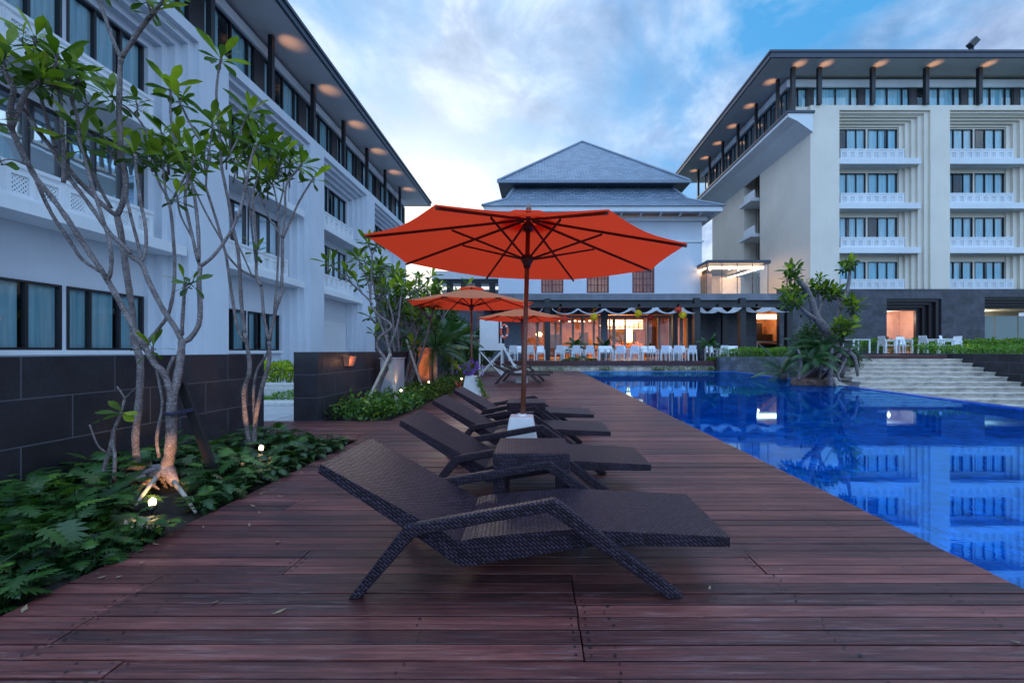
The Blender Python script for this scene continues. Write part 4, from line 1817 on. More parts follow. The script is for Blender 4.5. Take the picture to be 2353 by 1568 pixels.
lm([(325, 604), (317, 560), (303, 507), (293, 464), (289, 450)], 3.7, 3.8, .016, .014, tip=False)
lm([(324, 602), (334, 580), (335, 528), (323, 464), (314, 400), (310, 355)], 3.7, 3.8, .017, .016)
lm([(418, 770), (419, 740), (422, 693), (424, 646)], 3.7, 3.65, .020, .015, n=6, ln=.13)
lm([(423, 660), (434, 652), (443, 648)], 3.66, 3.6, .010, .010, n=7, ln=.14)
lm([(418, 783), (434, 779), (456, 747), (460, 704), (457, 651), (460, 612)], 3.7, 3.8, .030, .023, tip=False)
lm([(460, 612), (452, 590), (443, 549), (431, 495), (425, 463), (428, 430), (433, 399)], 3.8, 3.9, .018, .015, n=9)
lm([(456, 600), (456, 549), (451, 485), (443, 431), (434, 405), (447, 361)], 3.8, 3.95, .021, .015)
lm([(460, 612), (486, 592), (514, 557), (535, 523), (552, 480), (563, 431), (572, 388), (582, 348), (589, 330)], 3.8, 4.1, .019, .016)
lm([(400, 818), (384, 854), (383, 880)], 3.72, 3.62, .018, .015, tip=False)
lm([(335, 800), (343, 781), (381, 732), (394, 693), (400, 650), (401, 600), (398, 549), (392, 485), (381, 446)], 3.85, 4.0, .021, .016, tip=False)
lm([(381, 446), (368, 425), (352, 379), (350, 366)], 4.0, 4.0, .014, .013, n=11)
lm([(381, 446), (376, 399), (375, 374)], 4.0, 4.05, .013, .012, n=10)
lm([(392, 470), (411, 431), (443, 374), (446, 356)], 4.0, 4.1, .014, .012, n=8)
lm([(443, 549), (415, 495), (407, 452)], 3.85, 3.8, .011, .010, n=9, ln=.17)
lm([(366, 1050), (360, 1005), (373, 934), (368, 890), (360, 851), (351, 813), (351, 797)], 3.6, 3.6, .017, .012, n=8, ln=.15)
lm([(433, 399), (420, 375), (399, 320), (392, 256), (392, 200)], 3.95, 4.1, .013, .012, n=13)
lm([(447, 361), (447, 340), (445, 345)], 4.0, 4.0, .01, .01, n=8)
lm([(470, 400), (484, 357), (465, 330), (433, 277), (412, 230)], 4.2, 4.1, .014, .012, n=12)
lm([(343, 340), (331, 293), (299, 254), (268, 232), (257, 220)], 4.0, 3.8, .012, .011, n=11)
lm([(312, 268), (316, 250), (314, 238)], 3.9, 3.9, .008, .008, n=8, ln=.15)
lm([(275, 385), (255, 355), (236, 325), (231, 310)], 3.85, 3.75, .012, .011, n=11)
for (a, b, yy) in ((265, 330, 3.95), (350, 345, 4.2), (387, 352, 4.2), (416, 330, 4.1), (372, 300, 4.3), (335, 330, 4.2), (140, 172, 3.6), (115, 150, 3.6), (200, 230, 3.7), (405, 300, 4.3), (160, 150, 3.5)):
    p = wpt(a, b + 50, yy)
    w1.tube([p, wpt(a, b + 8, yy)], [.012, .011], 7)
    rosette(l1, wpt(a, b + 6, yy), (rng.uniform(-.4, .4), rng.uniform(-.4, .4), 1), rng, 11, .19)
# root mass
rm_ = MB()
c0 = wpt(355, 1092, 3.65)
for k in range(26):
    a = rng.uniform(0, 2 * PI)
    r_ = rng.uniform(.05, .28)
    p0 = Vector((c0.x + rng.uniform(-.14, .12), c0.y + rng.uniform(-.1, .1), rng.uniform(.02, .17)))
    p1 = Vector((c0.x + r_ * 1.3 * math.cos(a), c0.y + r_ * math.sin(a), rng.uniform(-.04, .1)))
    w1.tube([p0, (p0 + p1) / 2 + Vector((0, 0, .03)), p1], [.028, .018, .006], 6)
w1.tube([wpt(317, 1092, 3.75), wpt(350, 1085, 3.68), wpt(384, 1078, 3.6), wpt(402, 1110, 3.5)], [.06, .07, .06, .03], 10)
w1.build('trunk', M['bark'], t1, smooth=True)
l1.build('crown', M['leaf'], t1, attr=True, fix=False)

# ---- tree 2
t2 = thing('frangipani_tree', 'frangipani with slim stems beside the end of the dark wall, one foot lit orange', 'tree', (-3.25, 4.8, 0))
w1, l1 = MB(), MB()
lm([(577, 1030), (565, 971), (560, 900), (572, 858), (572, 821), (562, 765)], 4.8, 4.85, .036, .026, tip=False)
lm([(562, 765), (554, 690), (550, 615), (545, 566), (535, 523), (527, 474), (516, 421), (508, 378), (507, 341), (499, 256), (497, 213), (501, 170), (508, 134)], 4.85, 5.0, .026, .015, n=14, ln=.25)
lm([(562, 785), (555, 775), (544, 748), (535, 693), (527, 640), (520, 592), (514, 566), (497, 506), (473, 431)], 4.85, 4.9, .021, .017, tip=False)
lm([(473, 431), (476, 374), (483, 330), (488, 298), (488, 282)], 4.9, 4.9, .013, .012, n=13, ln=.23)
lm([(473, 431), (450, 410), (434, 403), (424, 372)], 4.9, 4.9, .011, .010, n=10)
lm([(514, 562), (505, 545), (476, 495), (454, 450), (440, 420)], 4.9, 4.8, .015, .012, n=9)
lm([(583, 1024), (588, 952), (603, 885), (618, 832), (618, 784)], 4.8, 4.85, .032, .027, tip=False)
lm([(584, 1010), (584, 960), (582, 900), (590, 851), (612, 815), (617, 790)], 4.82, 4.9, .020, .015, tip=False)
lm([(618, 784), (606, 727), (599, 652), (580, 634), (550, 617), (523, 587), (514, 570)], 4.85, 4.95, .022, .014, tip=False)
lm([(600, 655), (589, 634), (589, 570), (582, 485), (582, 442), (589, 416), (594, 402)], 4.85, 5.0, .022, .014, n=13, ln=.22)
lm([(590, 620), (582, 560), (574, 485), (566, 430), (557, 388), (533, 367)], 4.9, 5.0, .015, .012, n=10)
lm([(578, 632), (560, 590), (546, 560), (537, 530)], 4.9, 5.0, .012, .011, tip=False)
lm([(618, 784), (633, 712), (648, 671), (647, 655), (649, 592), (649, 549)], 4.85, 4.95, .026, .021, tip=False)
lm([(649, 549), (655, 485), (657, 427), (679, 395), (692, 378)], 4.95, 5.1, .017, .014, n=14, ln=.24)
lm([(649, 549), (668, 506), (689, 459), (721, 408)], 4.95, 5.0, .017, .013, n=10, ln=.2)
lm([(649, 549), (632, 520), (621, 506), (600, 453), (596, 430)], 4.95, 5.1, .013, .011, n=9)
lm([(630, 715), (633, 682), (636, 656), (640, 549), (639, 485)], 4.95, 5.1, .018, .015, tip=False)
lm([(639, 485), (632, 445), (625, 421)], 5.1, 5.1, .011, .010, n=10)
lm([(639, 485), (651, 431), (648, 400), (640, 382)], 5.1, 5.2, .011, .010, n=11)
lm([(588, 600), (589, 590), (589, 576)], 4.85, 4.8, .010, .009, n=9, ln=.17)
lm([(507, 378), (523, 362), (546, 320), (557, 288), (573, 258)], 5.0, 5.1, .015, .013, n=14, ln=.23)
lm([(535, 420), (545, 380), (556, 345), (560, 330)], 5.1, 5.3, .012, .011, n=11)
for (a, b, yy) in ((545, 350, 5.3), (612, 345, 5.3), (600, 300, 5.3), (628, 330, 5.4), (520, 330, 5.3), (655, 345, 5.3), (575, 290, 5.4), (640, 350, 5.2), (665, 372, 5.3), (505, 300, 5.3), (470, 335, 5.0), (530, 290, 5.3), (615, 400, 5.3), (570, 350, 5.4)):
    w1.tube([wpt(a, b + 60, yy), wpt(a, b + 6, yy)], [.010, .009], 6)
    rosette(l1, wpt(a, b + 4, yy), (rng.uniform(-.5, .5), rng.uniform(-.5, .5), 1), rng, 11, .21)
w1.build('trunk', M['bark'], t2, smooth=True)
l1.build('crown', M['leaf'], t2, attr=True, fix=False)

# ---- small sapling at the far left
t3 = thing('frangipani_sapling', 'short leaning frangipani sapling with few leaves at the far left wall', 'sapling', (-3.45, 3.35, 0))
w1, l1 = MB(), MB()
lm([(229, 1135), (240, 1073), (253, 1030), (262, 987), (277, 951), (287, 915)], 3.35, 3.35, .021, .012, tip=False)
lm([(287, 915), (278, 900), (268, 887)], 3.35, 3.35, .008, .007, tip=False)
lm([(287, 915), (300, 902), (313, 890)], 3.35, 3.3, .008, .006, tip=False)
lm([(259, 1132), (264, 1052), (259, 1020), (262, 990)], 3.35, 3.35, .017, .014, tip=False)
lm([(255, 1043), (240, 1036), (223, 1019), (206, 975)], 3.35, 3.25, .009, .007, tip=False)
for (a, b, dx, dz, t, ln_) in ((277, 950, -1, .25, .5, .17), (277, 951, -.5, -.1, .5, .11), (280, 945, -.25, .5, .6, .12), (281, 948, 1, .1, 1.0, .16), (206, 975, .8, .35, .3, .12), (281, 952, .9, -.25, .9, .13)):
    leaf_pts(l1, wpt(a, b, 3.33), Vector((dx, -.25, dz)), Vector((0, -.5, 1)), ln_, .06, .25, tint=t)
w1.build('trunk', M['bark'], t3, smooth=True)
l1.build('crown', M['leaf'], t3, attr=True, fix=False)

# ---- propped frangipani
t4 = thing('frangipani_tree', 'small crooked frangipani held by slanting wooden props before the grey cabinet', 'tree', (-3.25, 8.6, 0))
w1, l1 = MB(), MB()
lm([(859, 930), (870, 880), (886, 845), (896, 822)], 8.6, 8.6, .085, .060, tip=False)
lm([(896, 840), (879, 816), (865, 793), (874, 772), (897, 755), (895, 742), (869, 724), (860, 712), (854, 706), (851, 686), (853, 626), (855, 584)], 8.6, 8.8, .042, .022, tip=False)
lm([(855, 584), (848, 566), (846, 560)], 8.8, 8.8, .02, .018, n=13, ln=.27)
lm([(855, 584), (862, 572), (867, 562)], 8.8, 8.9, .02, .018, n=13, ln=.27)
lm([(856, 700), (849, 690), (820, 662), (795, 640), (760, 607)], 8.7, 8.6, .026, .018, n=10, ln=.3)
lm([(805, 648), (800, 636), (796, 628)], 8.6, 8.6, .018, .016, n=9, ln=.27)
lm([(832, 675), (825, 660), (821, 650)], 8.6, 8.6, .018, .016, n=9, ln=.27)
lm([(851, 686), (847, 653), (838, 629), (830, 612), (822, 594)], 8.75, 8.7, .024, .018, n=12, ln=.28)
lm([(898, 822), (891, 792), (885, 772), (874, 745), (862, 712)], 8.65, 8.9, .04, .026, tip=False)
lm([(892, 800), (905, 770), (915, 735), (920, 690), (925, 660)], 8.7, 9.1, .03, .02, n=12, ln=.27)
lm([(905, 770), (902, 730), (893, 690), (896, 665)], 8.9, 9.0, .024, .018, n=12, ln=.27)
w1.build('trunk', M['bark'], t4, smooth=True)
l1.build('crown', M['leaf'], t4, attr=True, fix=False)

# ---- denser frangipanis further along the bed
def bushy(name_lab, base, height, spread, nst, seed, y0, leafmat='leaf', ln=.28):
    r2 = random.Random(seed)
    t = thing('frangipani_tree', name_lab, 'tree', (base[0], base[1], 0))
    w, l = MB(), MB()
    for k in range(nst):
        a = r2.uniform(0, 2 * PI)
        p = Vector((base[0] + r2.uniform(-.25, .25), base[1] + r2.uniform(-.25, .25), 0))
        hh = height * r2.uniform(0.62, 1.0)
        end = Vector((base[0] + spread * math.cos(a) * r2.uniform(.2, 1), base[1] + spread * math.sin(a) * r2.uniform(.2, 1), hh))
        mid = (p + end) / 2 + Vector((r2.uniform(-.25, .25), r2.uniform(-.25, .25), r2.uniform(-.2, .2)))
        sp = smooth_path([p, mid, end], 5)
        w.tube(sp, [.05 + (.018 - .05) * i / (len(sp) - 1) for i in range(len(sp))], 7)
        rosette(l, end, (r2.uniform(-.4, .4), r2.uniform(-.4, .4), 1), r2, 14, ln)
        for q in range(3):
            i0 = r2.randint(len(sp) // 2, len(sp) - 2)
            e2 = sp[i0] + Vector((r2.uniform(-.6, .6), r2.uniform(-.6, .6), r2.uniform(.3, .9)))
            w.tube([sp[i0], (sp[i0] + e2) / 2 + Vector((0, 0, -.06)), e2], [.022, .018, .014], 6)
            rosette(l, e2, (r2.uniform(-.5, .5), r2.uniform(-.5, .5), 1), r2, 13, ln)
    w.build('trunk', M['bark'], t, smooth=True)
    l.build('crown', M[leafmat], t, attr=True, fix=False)


bushy('dense many-stemmed frangipani directly right of the propped one', (X(925, 11.5), 11.5), 3.3, 1.0, 11, 5, 11.5)
bushy('pale twiggy frangipani behind the left edge of the nearer small umbrella', (X(962, 13.5), 13.5), 3.4, 1.25, 12, 6, 13.5)


# ---- philodendron ground cover
def lobed_leaf(mb, base, d, up, size, rng_, tint):
    d = d.normalized()
    side = d.cross(up).normalized()
    nrm = side.cross(d).normalized()
    def P(u, v):           # u along, v across, gently cupped and drooping
        return Vector(base) + d * (u * size) + side * (v * size) + nrm * (-0.30 * u * u * size - 0.18 * v * v * size + 0.05 * abs(v) * size)
    n = 6
    for sgn in (-1, 1):
        prev = None
        for k in range(n):
            u0 = 0.02 + 0.86 * k / n
            u1 = u0 + 0.86 / n
            um = (u0 + u1) / 2
            ln_ = (0.30, 0.46, 0.50, 0.44, 0.34, 0.22)[k] * rng_.uniform(0.85, 1.1)
            ang = R(-18 + 13 * k)
            tip = (um + ln_ * math.sin(ang) + 0.10, sgn * ln_ * math.cos(ang))
            w = 0.055
            ca, sa = math.cos(ang), math.sin(ang)
            # the lobe: root quad then a broad middle then tip
            mid = (um + (tip[0] - um) * 0.62, tip[1] * 0.62)
            ma = (mid[0] - w * ca * 1.15, mid[1] + sgn * w * sa)
            mb_ = (mid[0] + w * ca * 1.15, mid[1] - sgn * w * sa)
            web0 = (u0 + 0.04, sgn * 0.11)
            web1 = (u1 + 0.04, sgn * 0.11)
            vs = [P(u0, 0), P(u1, 0), P(*web1), P(*mb_), P(*tip), P(*ma), P(*web0)]
            mb.add(vs, [(0, 1, 2, 6), (6, 2, 3, 5), (5, 3, 4)], tint)
    mb.add([P(0.86, -0.05), P(0.86, 0.05), P(1.02, 0.09), P(1.18, 0.0), P(1.02, -0.09)], [(0, 1, 2, 3, 4)], tint)


def philo_plant(mb, x, y, z, size, n, rng_):
    off = rng_.uniform(0, 6)
    for i in range(n):
        az = off + i * 2.4 + rng_.uniform(-.2, .2)
        el = R(rng_.uniform(22, 84))
        out = Vector((math.cos(az), math.sin(az), 0))
        h = size * rng_.uniform(0.6, 1.55)
        top = Vector((x, y, z)) + out * h * math.cos(el) * 0.75 + Vector((0, 0, h * math.sin(el)))
        mid = Vector((x, y, z)) + out * h * 0.2 + Vector((0, 0, h * 0.45))
        mb.tube([Vector((x, y, z)), mid, top], [.006, .005, .003], 4, False)
        d = out + Vector((rng_.uniform(-.4, .4), rng_.uniform(-.4, .4), rng_.uniform(-.6, .9)))
        lobed_leaf(mb, top, d, Vector((0, 0, 1)) + out * -0.2, size * rng_.uniform(0.55, 1.1), rng_, min(1, max(0, h / size - .9 + rng_.gauss(0, .2))))


rp = random.Random(21)


def clear_zone(x, y):
    for (ax, ay, bx_, by_, r_) in ((-2.58, 2.85, -3.15, 3.6, .20), (-3.35, 3.55, -3.0, 3.45, .24), (-2.83, 4.35, -3.2, 4.75, .14)):
        vx_, vy_ = bx_ - ax, by_ - ay
        t = max(0, min(1, ((x - ax) * vx_ + (y - ay) * vy_) / (vx_ * vx_ + vy_ * vy_)))
        if math.hypot(x - ax - t * vx_, y - ay - t * vy_) < r_:
            return True
    return False


pm = MB()
for k in range(330):
    y_ = rp.uniform(0.9, 5.4)
    x_ = rp.uniform(-4.05, -2.40)
    if clear_zone(x_, y_):
        continue
    if y_ > 4.6 and x_ < -3.7:
        continue
    hgt = 0.115 if x_ > -2.65 else 0.165
    philo_plant(pm, x_, y_, -0.02, hgt * rp.uniform(.8, 1.15), rp.randint(7, 10), rp)
for k in range(120):
    y_ = rp.uniform(1.0, 5.4)
    x_ = rp.uniform(-2.62, -2.38)
    if not clear_zone(x_, y_):
        philo_plant(pm, x_, y_, -0.03, rp.uniform(.06, .11), rp.randint(6, 9), rp)
o = pm.build('philodendron_cover', M['philo'], attr=True, fix=False)
tag(o, 'deep green lobed philodendron plants filling the bed before the long dark wall', 'ground cover', kind='stuff')


def leaf_cloud(mb, pts, rng_, s0, s1, shape=(0.1, 0.7, 1.0, 0.8, 0.0)):
    for p in pts:
        d = Vector((rng_.gauss(0, 1), rng_.gauss(0, 1), rng_.gauss(0.4, .7))).normalized()
        up = Vector((rng_.gauss(0, .5), rng_.gauss(0, .5), 1)).normalized()
        s_ = rng_.uniform(s0, s1)
        side = d.cross(up).normalized()
        a = Vector(p)
        q = s_ * 0.22
        mb.add([a, a + d * s_ * .45 - side * q, a + d * s_ - Vector((0, 0, .1 * s_)), a + d * s_ * .45 + side * q], [(0, 1, 2, 3)],
               min(1, max(0, rng_.gauss(.5, .28))))


pm = MB()
pts = []
for k in range(120):
    y_ = rp.uniform(7.15, 15.4)
    x_ = rp.uniform(-3.55, -2.5)
    h_ = rp.uniform(.18, .42)
    for q in range(75):
        a = rp.uniform(0, 2 * PI); rr_ = rp.uniform(0, .24); zz = h_ * rp.uniform(.05, 1)
        pts.append((x_ + rr_ * math.cos(a), y_ + rr_ * math.sin(a), zz * (1 - rr_)))
leaf_cloud(pm, pts, rp, .05, .13)
for k in range(26):
    philo_plant(pm, rp.uniform(-3.5, -2.55), rp.uniform(7.2, 10), 0, .14, 7, rp)
o = pm.build('shrub_cover', M['shrub'], attr=True, fix=False)
tag(o, 'mixed low green and yellow shrubs filling the bed before the lamp wall', 'ground cover', kind='stuff')
# bromeliads (countable, reddish)
BR = plain('red bromeliad leaf', (0.45, 0.10, 0.05), 0.5, 0.5, 9)


def bromeliad(x, y, mat, lab, s_=.32):
    m = MB()
    off = rp.uniform(0, 6)
    for i in range(16):
        az = off + i * 2.4
        el = R(78 - 4.2 * i)
        v = Vector((math.cos(az) * math.cos(el), math.sin(az) * math.cos(el), math.sin(el)))
        leaf_pts(m, (x, y, .03), v, Vector((0, 0, 1)), s_, .045, .5, shape=(.7, 1, .9, .7, .4, 0), tint=.5)
    o = m.build('bromeliad', mat, fix=False)
    tag(o, lab, 'plant')


bromeliad(X(1055, 12.2), 12.2, BR, 'red spiky bromeliad in front of the small palm', .42)
bromeliad(X(1003, 11.0), 11.0, BR, 'rusty bromeliad at the foot of the terracotta pillar', .36)

# ---- palms
def frond(mb, base, az, el, ln, rng_, nleaf=26, lw=.035, ll=.32, droop=1.1):
    d = Vector((math.cos(az) * math.cos(el), math.sin(az) * math.cos(el), math.sin(el)))
    p = Vector(base)
    pts = [p.copy()]
    seg = 12
    for i in range(seg):
        d = (d - Vector((0, 0, droop / seg))).normalized()
        p = p + d * ln / seg
        pts.append(p.copy())
    mb.tube(pts, [.014 * (1 - .8 * i / seg) for i in range(seg + 1)], 4, False)
    tint = rng_.random()
    for i in range(nleaf):
        t = 0.15 + 0.85 * i / nleaf
        k = min(seg - 1, int(t * seg))
        q = pts[k].lerp(pts[k + 1], t * seg - k)
        dd = (pts[k + 1] - pts[k]).normalized()
        sd_ = dd.cross(Vector((0, 0, 1)))
        if sd_.length < .01: sd_ = Vector((1, 0, 0))
        sd_.normalize()
        L_ = ll * math.sin(PI * (0.15 + 0.8 * t)) * rng_.uniform(.85, 1.1)
        for sg in (-1, 1):
            v = (sd_ * sg + dd * 0.7 - Vector((0, 0, .35))).normalized()
            w = dd * lw / 2
            mb.add([q - w, q + w, q + v * L_ * .6 + w * .7 - Vector((0, 0, .02)), q + v * L_ - Vector((0, 0, .08 * L_ * 3)), q + v * L_ * .6 - w * .7 - Vector((0, 0, .02))],
                   [(0, 1, 2, 4), (4, 2, 3)], tint)


def palm(lab, x, y, h, n, ln, seed, tr_=.07, cat='palm', z0=0):
    r2 = random.Random(seed)
    t = thing('palm_plant', lab, cat, (x, y, z0))
    m = MB()
    m.lathe([(tr_ * 1.3, z0 - .02), (tr_, z0 + h * .4), (tr_ * .9, z0 + h)], x, y, 10)
    m.build('trunk', M['bark'], t, smooth=True)
    m = MB()
    for i in range(n):
        frond(m, (x, y, z0 + h), i * 2.4 + r2.uniform(-.2, .2), R(75 - 80 * i / n), ln * r2.uniform(.8, 1.15), r2)
    m.build('crown', M['palm'], t, attr=True, fix=False)


palm('small feathery palm beside the glowing terracotta pillar', X(1000, 12.6), 12.6, 1.15, 17, 1.35, 3)
palm('bushy dark palm behind the nearer small umbrella pole', X(1038, 15.5), 15.5, 1.5, 20, 1.25, 4)
palm('low palm against the terrace end behind the white lifeguard chair', X(1072, 21.5), 21.5, .9, 16, 1.5, 8)
palm('potted palm standing between the tables, left of the dining doors', X(1322, 27.0), 27.0, .9, 11, .9, 9, .04, 'plant', .56)
palm('dark potted palm before the blue grey pillar of the dining room', X(1388, 30.0), 30.0, .8, 12, 1.0, 10, .04, 'plant', .56)
palm('pale potted palm by the right black terrace column', X(1628, 26.2), 26.2, 1.0, 10, .8, 12, .04, 'plant', .56)

# background tree masses behind umbrellas
def crown_tree(lab, x, y, h, rx, rz, seed, n=5200, mat='back', s0=.1, s1=.22):
    r2 = random.Random(seed)
    t = thing('broadleaf_tree', lab, 'tree', (x, y, 0))
    w = MB()
    w.tube(smooth_path([Vector((x, y, -.1)), Vector((x + .1, y, h * .4)), Vector((x - .1, y, h * .8))], 4), [.12, .11, .1, .095, .09, .08, .07, .06, .05][:9], 8)
    l = MB()
    cl = []
    for k in range(16):
        a = r2.uniform(0, 2 * PI)
        rr_ = rx * math.sqrt(r2.random()) * .75
        c = Vector((x + rr_ * math.cos(a), y + rr_ * math.sin(a), h - rz + r2.uniform(-rz, rz) * .85))
        cl.append((c, r2.uniform(.3, .6) * rx * .62))
        w.tube([Vector((x, y, h * .4)), (c + Vector((x, y, h * .4))) / 2 + Vector((0, 0, .1)), c], [.05, .035, .012], 5, False)
    pts = []
    for k in range(n):
        c, rr_ = r2.choice(cl)
        v = Vector((r2.gauss(0, 1), r2.gauss(0, 1), r2.gauss(0, 1))).normalized() * rr_ * (r2.random() ** .4)
        pts.append(c + v)
    leaf_cloud(l, pts, r2, s0, s1)
    w.build('trunk', M['bark'], t, smooth=True)
    l.build('crown', M[mat], t, attr=True, fix=False)


crown_tree('dark rounded tree behind the two small umbrellas', X(1020, 18.0), 18.0, 3.1, 1.7, 1.4, 31, 7000)
crown_tree('leafy tree against the dark block left of the small umbrellas', X(955, 17.5), 17.5, 3.6, 1.5, 1.6, 32, 6000)
crown_tree('thin grey green tree between the dark block and the lifeguard chair', X(1075, 21.0), 21.0, 2.9, 1.4, 1.3, 33, 6000)


def hedge(lab, x0, x1, y0, y1, z0, z1, mat, n, seed, s0=.06, s1=.14, name='hedge'):
    r2 = random.Random(seed)
    m = MB()
    pts = []
    for k in range(n):
        x_, y_ = r2.uniform(x0, x1), r2.uniform(y0, y1)
        top = z1 + .06 * math.sin(x_ * 3.1) + .05 * math.sin(x_ * 7.7 + y_)
        zz = z0 + (top - z0) * (1 - r2.random() ** 2.2 * .95)
        pts.append((x_, y_, zz))
    leaf_cloud(m, pts, r2, s0, s1)
    for k in range(n // 60):
        x_, y_ = r2.uniform(x0, x1), r2.uniform(y0, y1)
        m.tube([(x_, y_, z0 - .02), (x_ + r2.uniform(-.1, .1), y_, z1 - .1)], .012, 4, False)
    o = m.build(name, M[mat], attr=True, fix=False)
    tag(o, lab, 'hedge')


hedge('bright green hedge on the grey planter at the far right pool corner', 10.9, 16.1, 25.0, 26.5, .76, 1.28, 'hedge', 5200, 41)
hedge('long bright green hedge behind the white tables on the upper terrace', 19.0, 36.0, 25.3, 26.3, .98, 1.78, 'hedge', 12000, 42, .08, .2)
hedge('dark green hedge rows on the right planter above the steps', 16.35, 30.0, 17.6, 19.0, .98, 1.35, 'hedge', 9000, 43)
hedge('lime yellow hedge seen through the gap between the dark walls', -8.2, -5.2, 11.2, 12.2, 0.3, .78, 'lime', 5000, 44)
hedge('low dark clipped hedge box at the left end of the restaurant terrace edge', X(1290, 25.3), X(1370, 25.3), 25.1, 25.5, .56, .72, 'back', 900, 45)
hedge('low clipped hedge box at the right end of the restaurant terrace edge', X(1625, 25.3), X(1665, 25.3), 25.1, 25.5, .56, .75, 'hedge', 700, 46)
m = MB()
pts = []
r2 = random.Random(50)
for k in range(30):
    x_ = r2.uniform(-2.5, 10.2)
    for q in range(40):
        pts.append((x_ + r2.gauss(0, .12), 24.75 + r2.uniform(0, .3), r2.uniform(-.0, .2)))
leaf_cloud(m, pts, r2, .05, .12)
tag(m.build('creeper_cover', M['shrub'], attr=True, fix=False), 'low creepers growing against the pale stone wall at the far pool end', 'ground cover', kind='stuff')

# ---- big old frangipani on the root mound at the right pool edge
t6 = thing('frangipani_tree', 'old gnarled frangipani leaning over rocks and hanging leaves at the right pool edge', 'tree', (10.3, 15.3, -0.3))
w1, l1 = MB(), MB()
Y6 = 15.2
r6 = random.Random(66)
LN = .42
lm([(1938, 860), (1930, 830), (1922, 805), (1909, 779), (1892, 751), (1875, 730)], Y6, Y6, .24, .15, tip=False)
lm([(1875, 730), (1867, 698), (1854, 666), (1839, 649), (1824, 631), (1818, 622)], Y6, Y6 - .3, .13, .06, n=20, ln=LN)
lm([(1875, 733), (1862, 726), (1852, 719), (1837, 704), (1822, 694)], Y6, Y6 - .6, .10, .05, n=16, ln=LN)
lm([(1893, 752), (1884, 742), (1880, 720), (1885, 700), (1882, 680), (1880, 668)], Y6 + .2, Y6 + .7, .09, .05, n=18, ln=LN)
lm([(1918, 790), (1919, 765), (1920, 745), (1931, 709), (1935, 690), (1946, 666), (1952, 628), (1950, 612)], Y6, Y6 + .2, .11, .05, n=16, ln=LN * .9)
lm([(1931, 709), (1925, 690), (1916, 675)], Y6, Y6 + .4, .05, .04, n=16, ln=LN)
lm([(1922, 800), (1940, 770), (1950, 745), (1956, 720), (1960, 704)], Y6, Y6 - .4, .08, .04, n=16, ln=LN)
lm([(1930, 800), (1938, 775), (1940, 758)], Y6, Y6 - .8, .06, .04, n=18, ln=LN)
lm([(1925, 795), (1928, 775), (1930, 760)], Y6, Y6 - .5, .05, .04, n=14, ln=LN)
lm([(1853, 666), (1835, 675), (1818, 676)], Y6, Y6 + .4, .04, .03, n=16, ln=LN)
lm([(1866, 690), (1860, 678), (1843, 670)], Y6, Y6 + .8, .04, .03, n=16, ln=LN)
lm([(1884, 705), (1893, 690), (1898, 672)], Y6 + .5, Y6 + .9, .04, .03, n=16, ln=LN)
lm([(1920, 745), (1905, 720), (1885, 690), (1868, 683)], Y6 + .3, Y6 + .4, .022, .018, tip=False)
for k in range(18):       # writhing roots and stumps
    a = wpt(r6.uniform(1880, 1950), r6.uniform(790, 840), Y6 + r6.uniform(-.5, .4))
    b = wpt(r6.uniform(1840, 1972), r6.uniform(850, 905), Y6 + r6.uniform(-1.2, .6))
    c = (a + b) / 2 + Vector((r6.uniform(-.25, .25), r6.uniform(-.25, .25), r6.uniform(-.1, .2)))
    w1.tube(smooth_path([a, c, b], 4), [r6.uniform(.05, .1) * (1 - .05 * i) for i in range(9)], 7)
lm([(1932, 830), (1945, 815), (1956, 800)], Y6 - .3, Y6 - .9, .08, .05, tip=False)
lm([(1834, 873), (1840, 845), (1838, 820), (1832, 802)], Y6 - .6, Y6 - .5, .07, .04, tip=False)
lm([(1907, 886), (1907, 850), (1905, 825), (1912, 800)], Y6 - .9, Y6 - .7, .09, .05, tip=False)
for (a, b, yy) in ((1817, 628, 14.9), (1828, 622, 14.9), (1808, 640, 14.8), (1826, 640, 14.7), (1815, 690, 14.6), (1830, 698, 14.5), (1842, 690, 14.7), (1805, 700, 14.6),
                   (1868, 655, 15.9), (1885, 650, 15.9), (1895, 662, 15.8), (1872, 668, 15.7), (1850, 672, 15.9), (1830, 668, 15.8), (1815, 662, 15.8), (1800, 672, 15.7), (1905, 660, 15.8), (1918, 664, 15.6), (1928, 676, 15.5),
                   (1910, 680, 15.5), (1942, 608, 15.4), (1955, 604, 15.4), (1935, 618, 15.3), (1955, 690, 14.9), (1968, 700, 14.8), (1962, 715, 14.8), (1950, 705, 14.9), (1943, 688, 15.0), (1927, 745, 14.4), (1940, 740, 14.4),
                   (1952, 746, 14.4), (1918, 750, 14.5), (1963, 742, 14.5), (1882, 640, 15.9), (1845, 655, 15.6)):
    rosette(l1, wpt(a, b, yy), (r6.uniform(-.6, .6), r6.uniform(-.6, .6), 1), r6, 13, .30)
    w1.tube([wpt(a, b + 14, yy + .15), wpt(a, b, yy)], .02, 5)
w1.build('trunk', M['bark'], t6, smooth=True)
l1.build('crown', M['leaf'], t6, attr=True, fix=False)
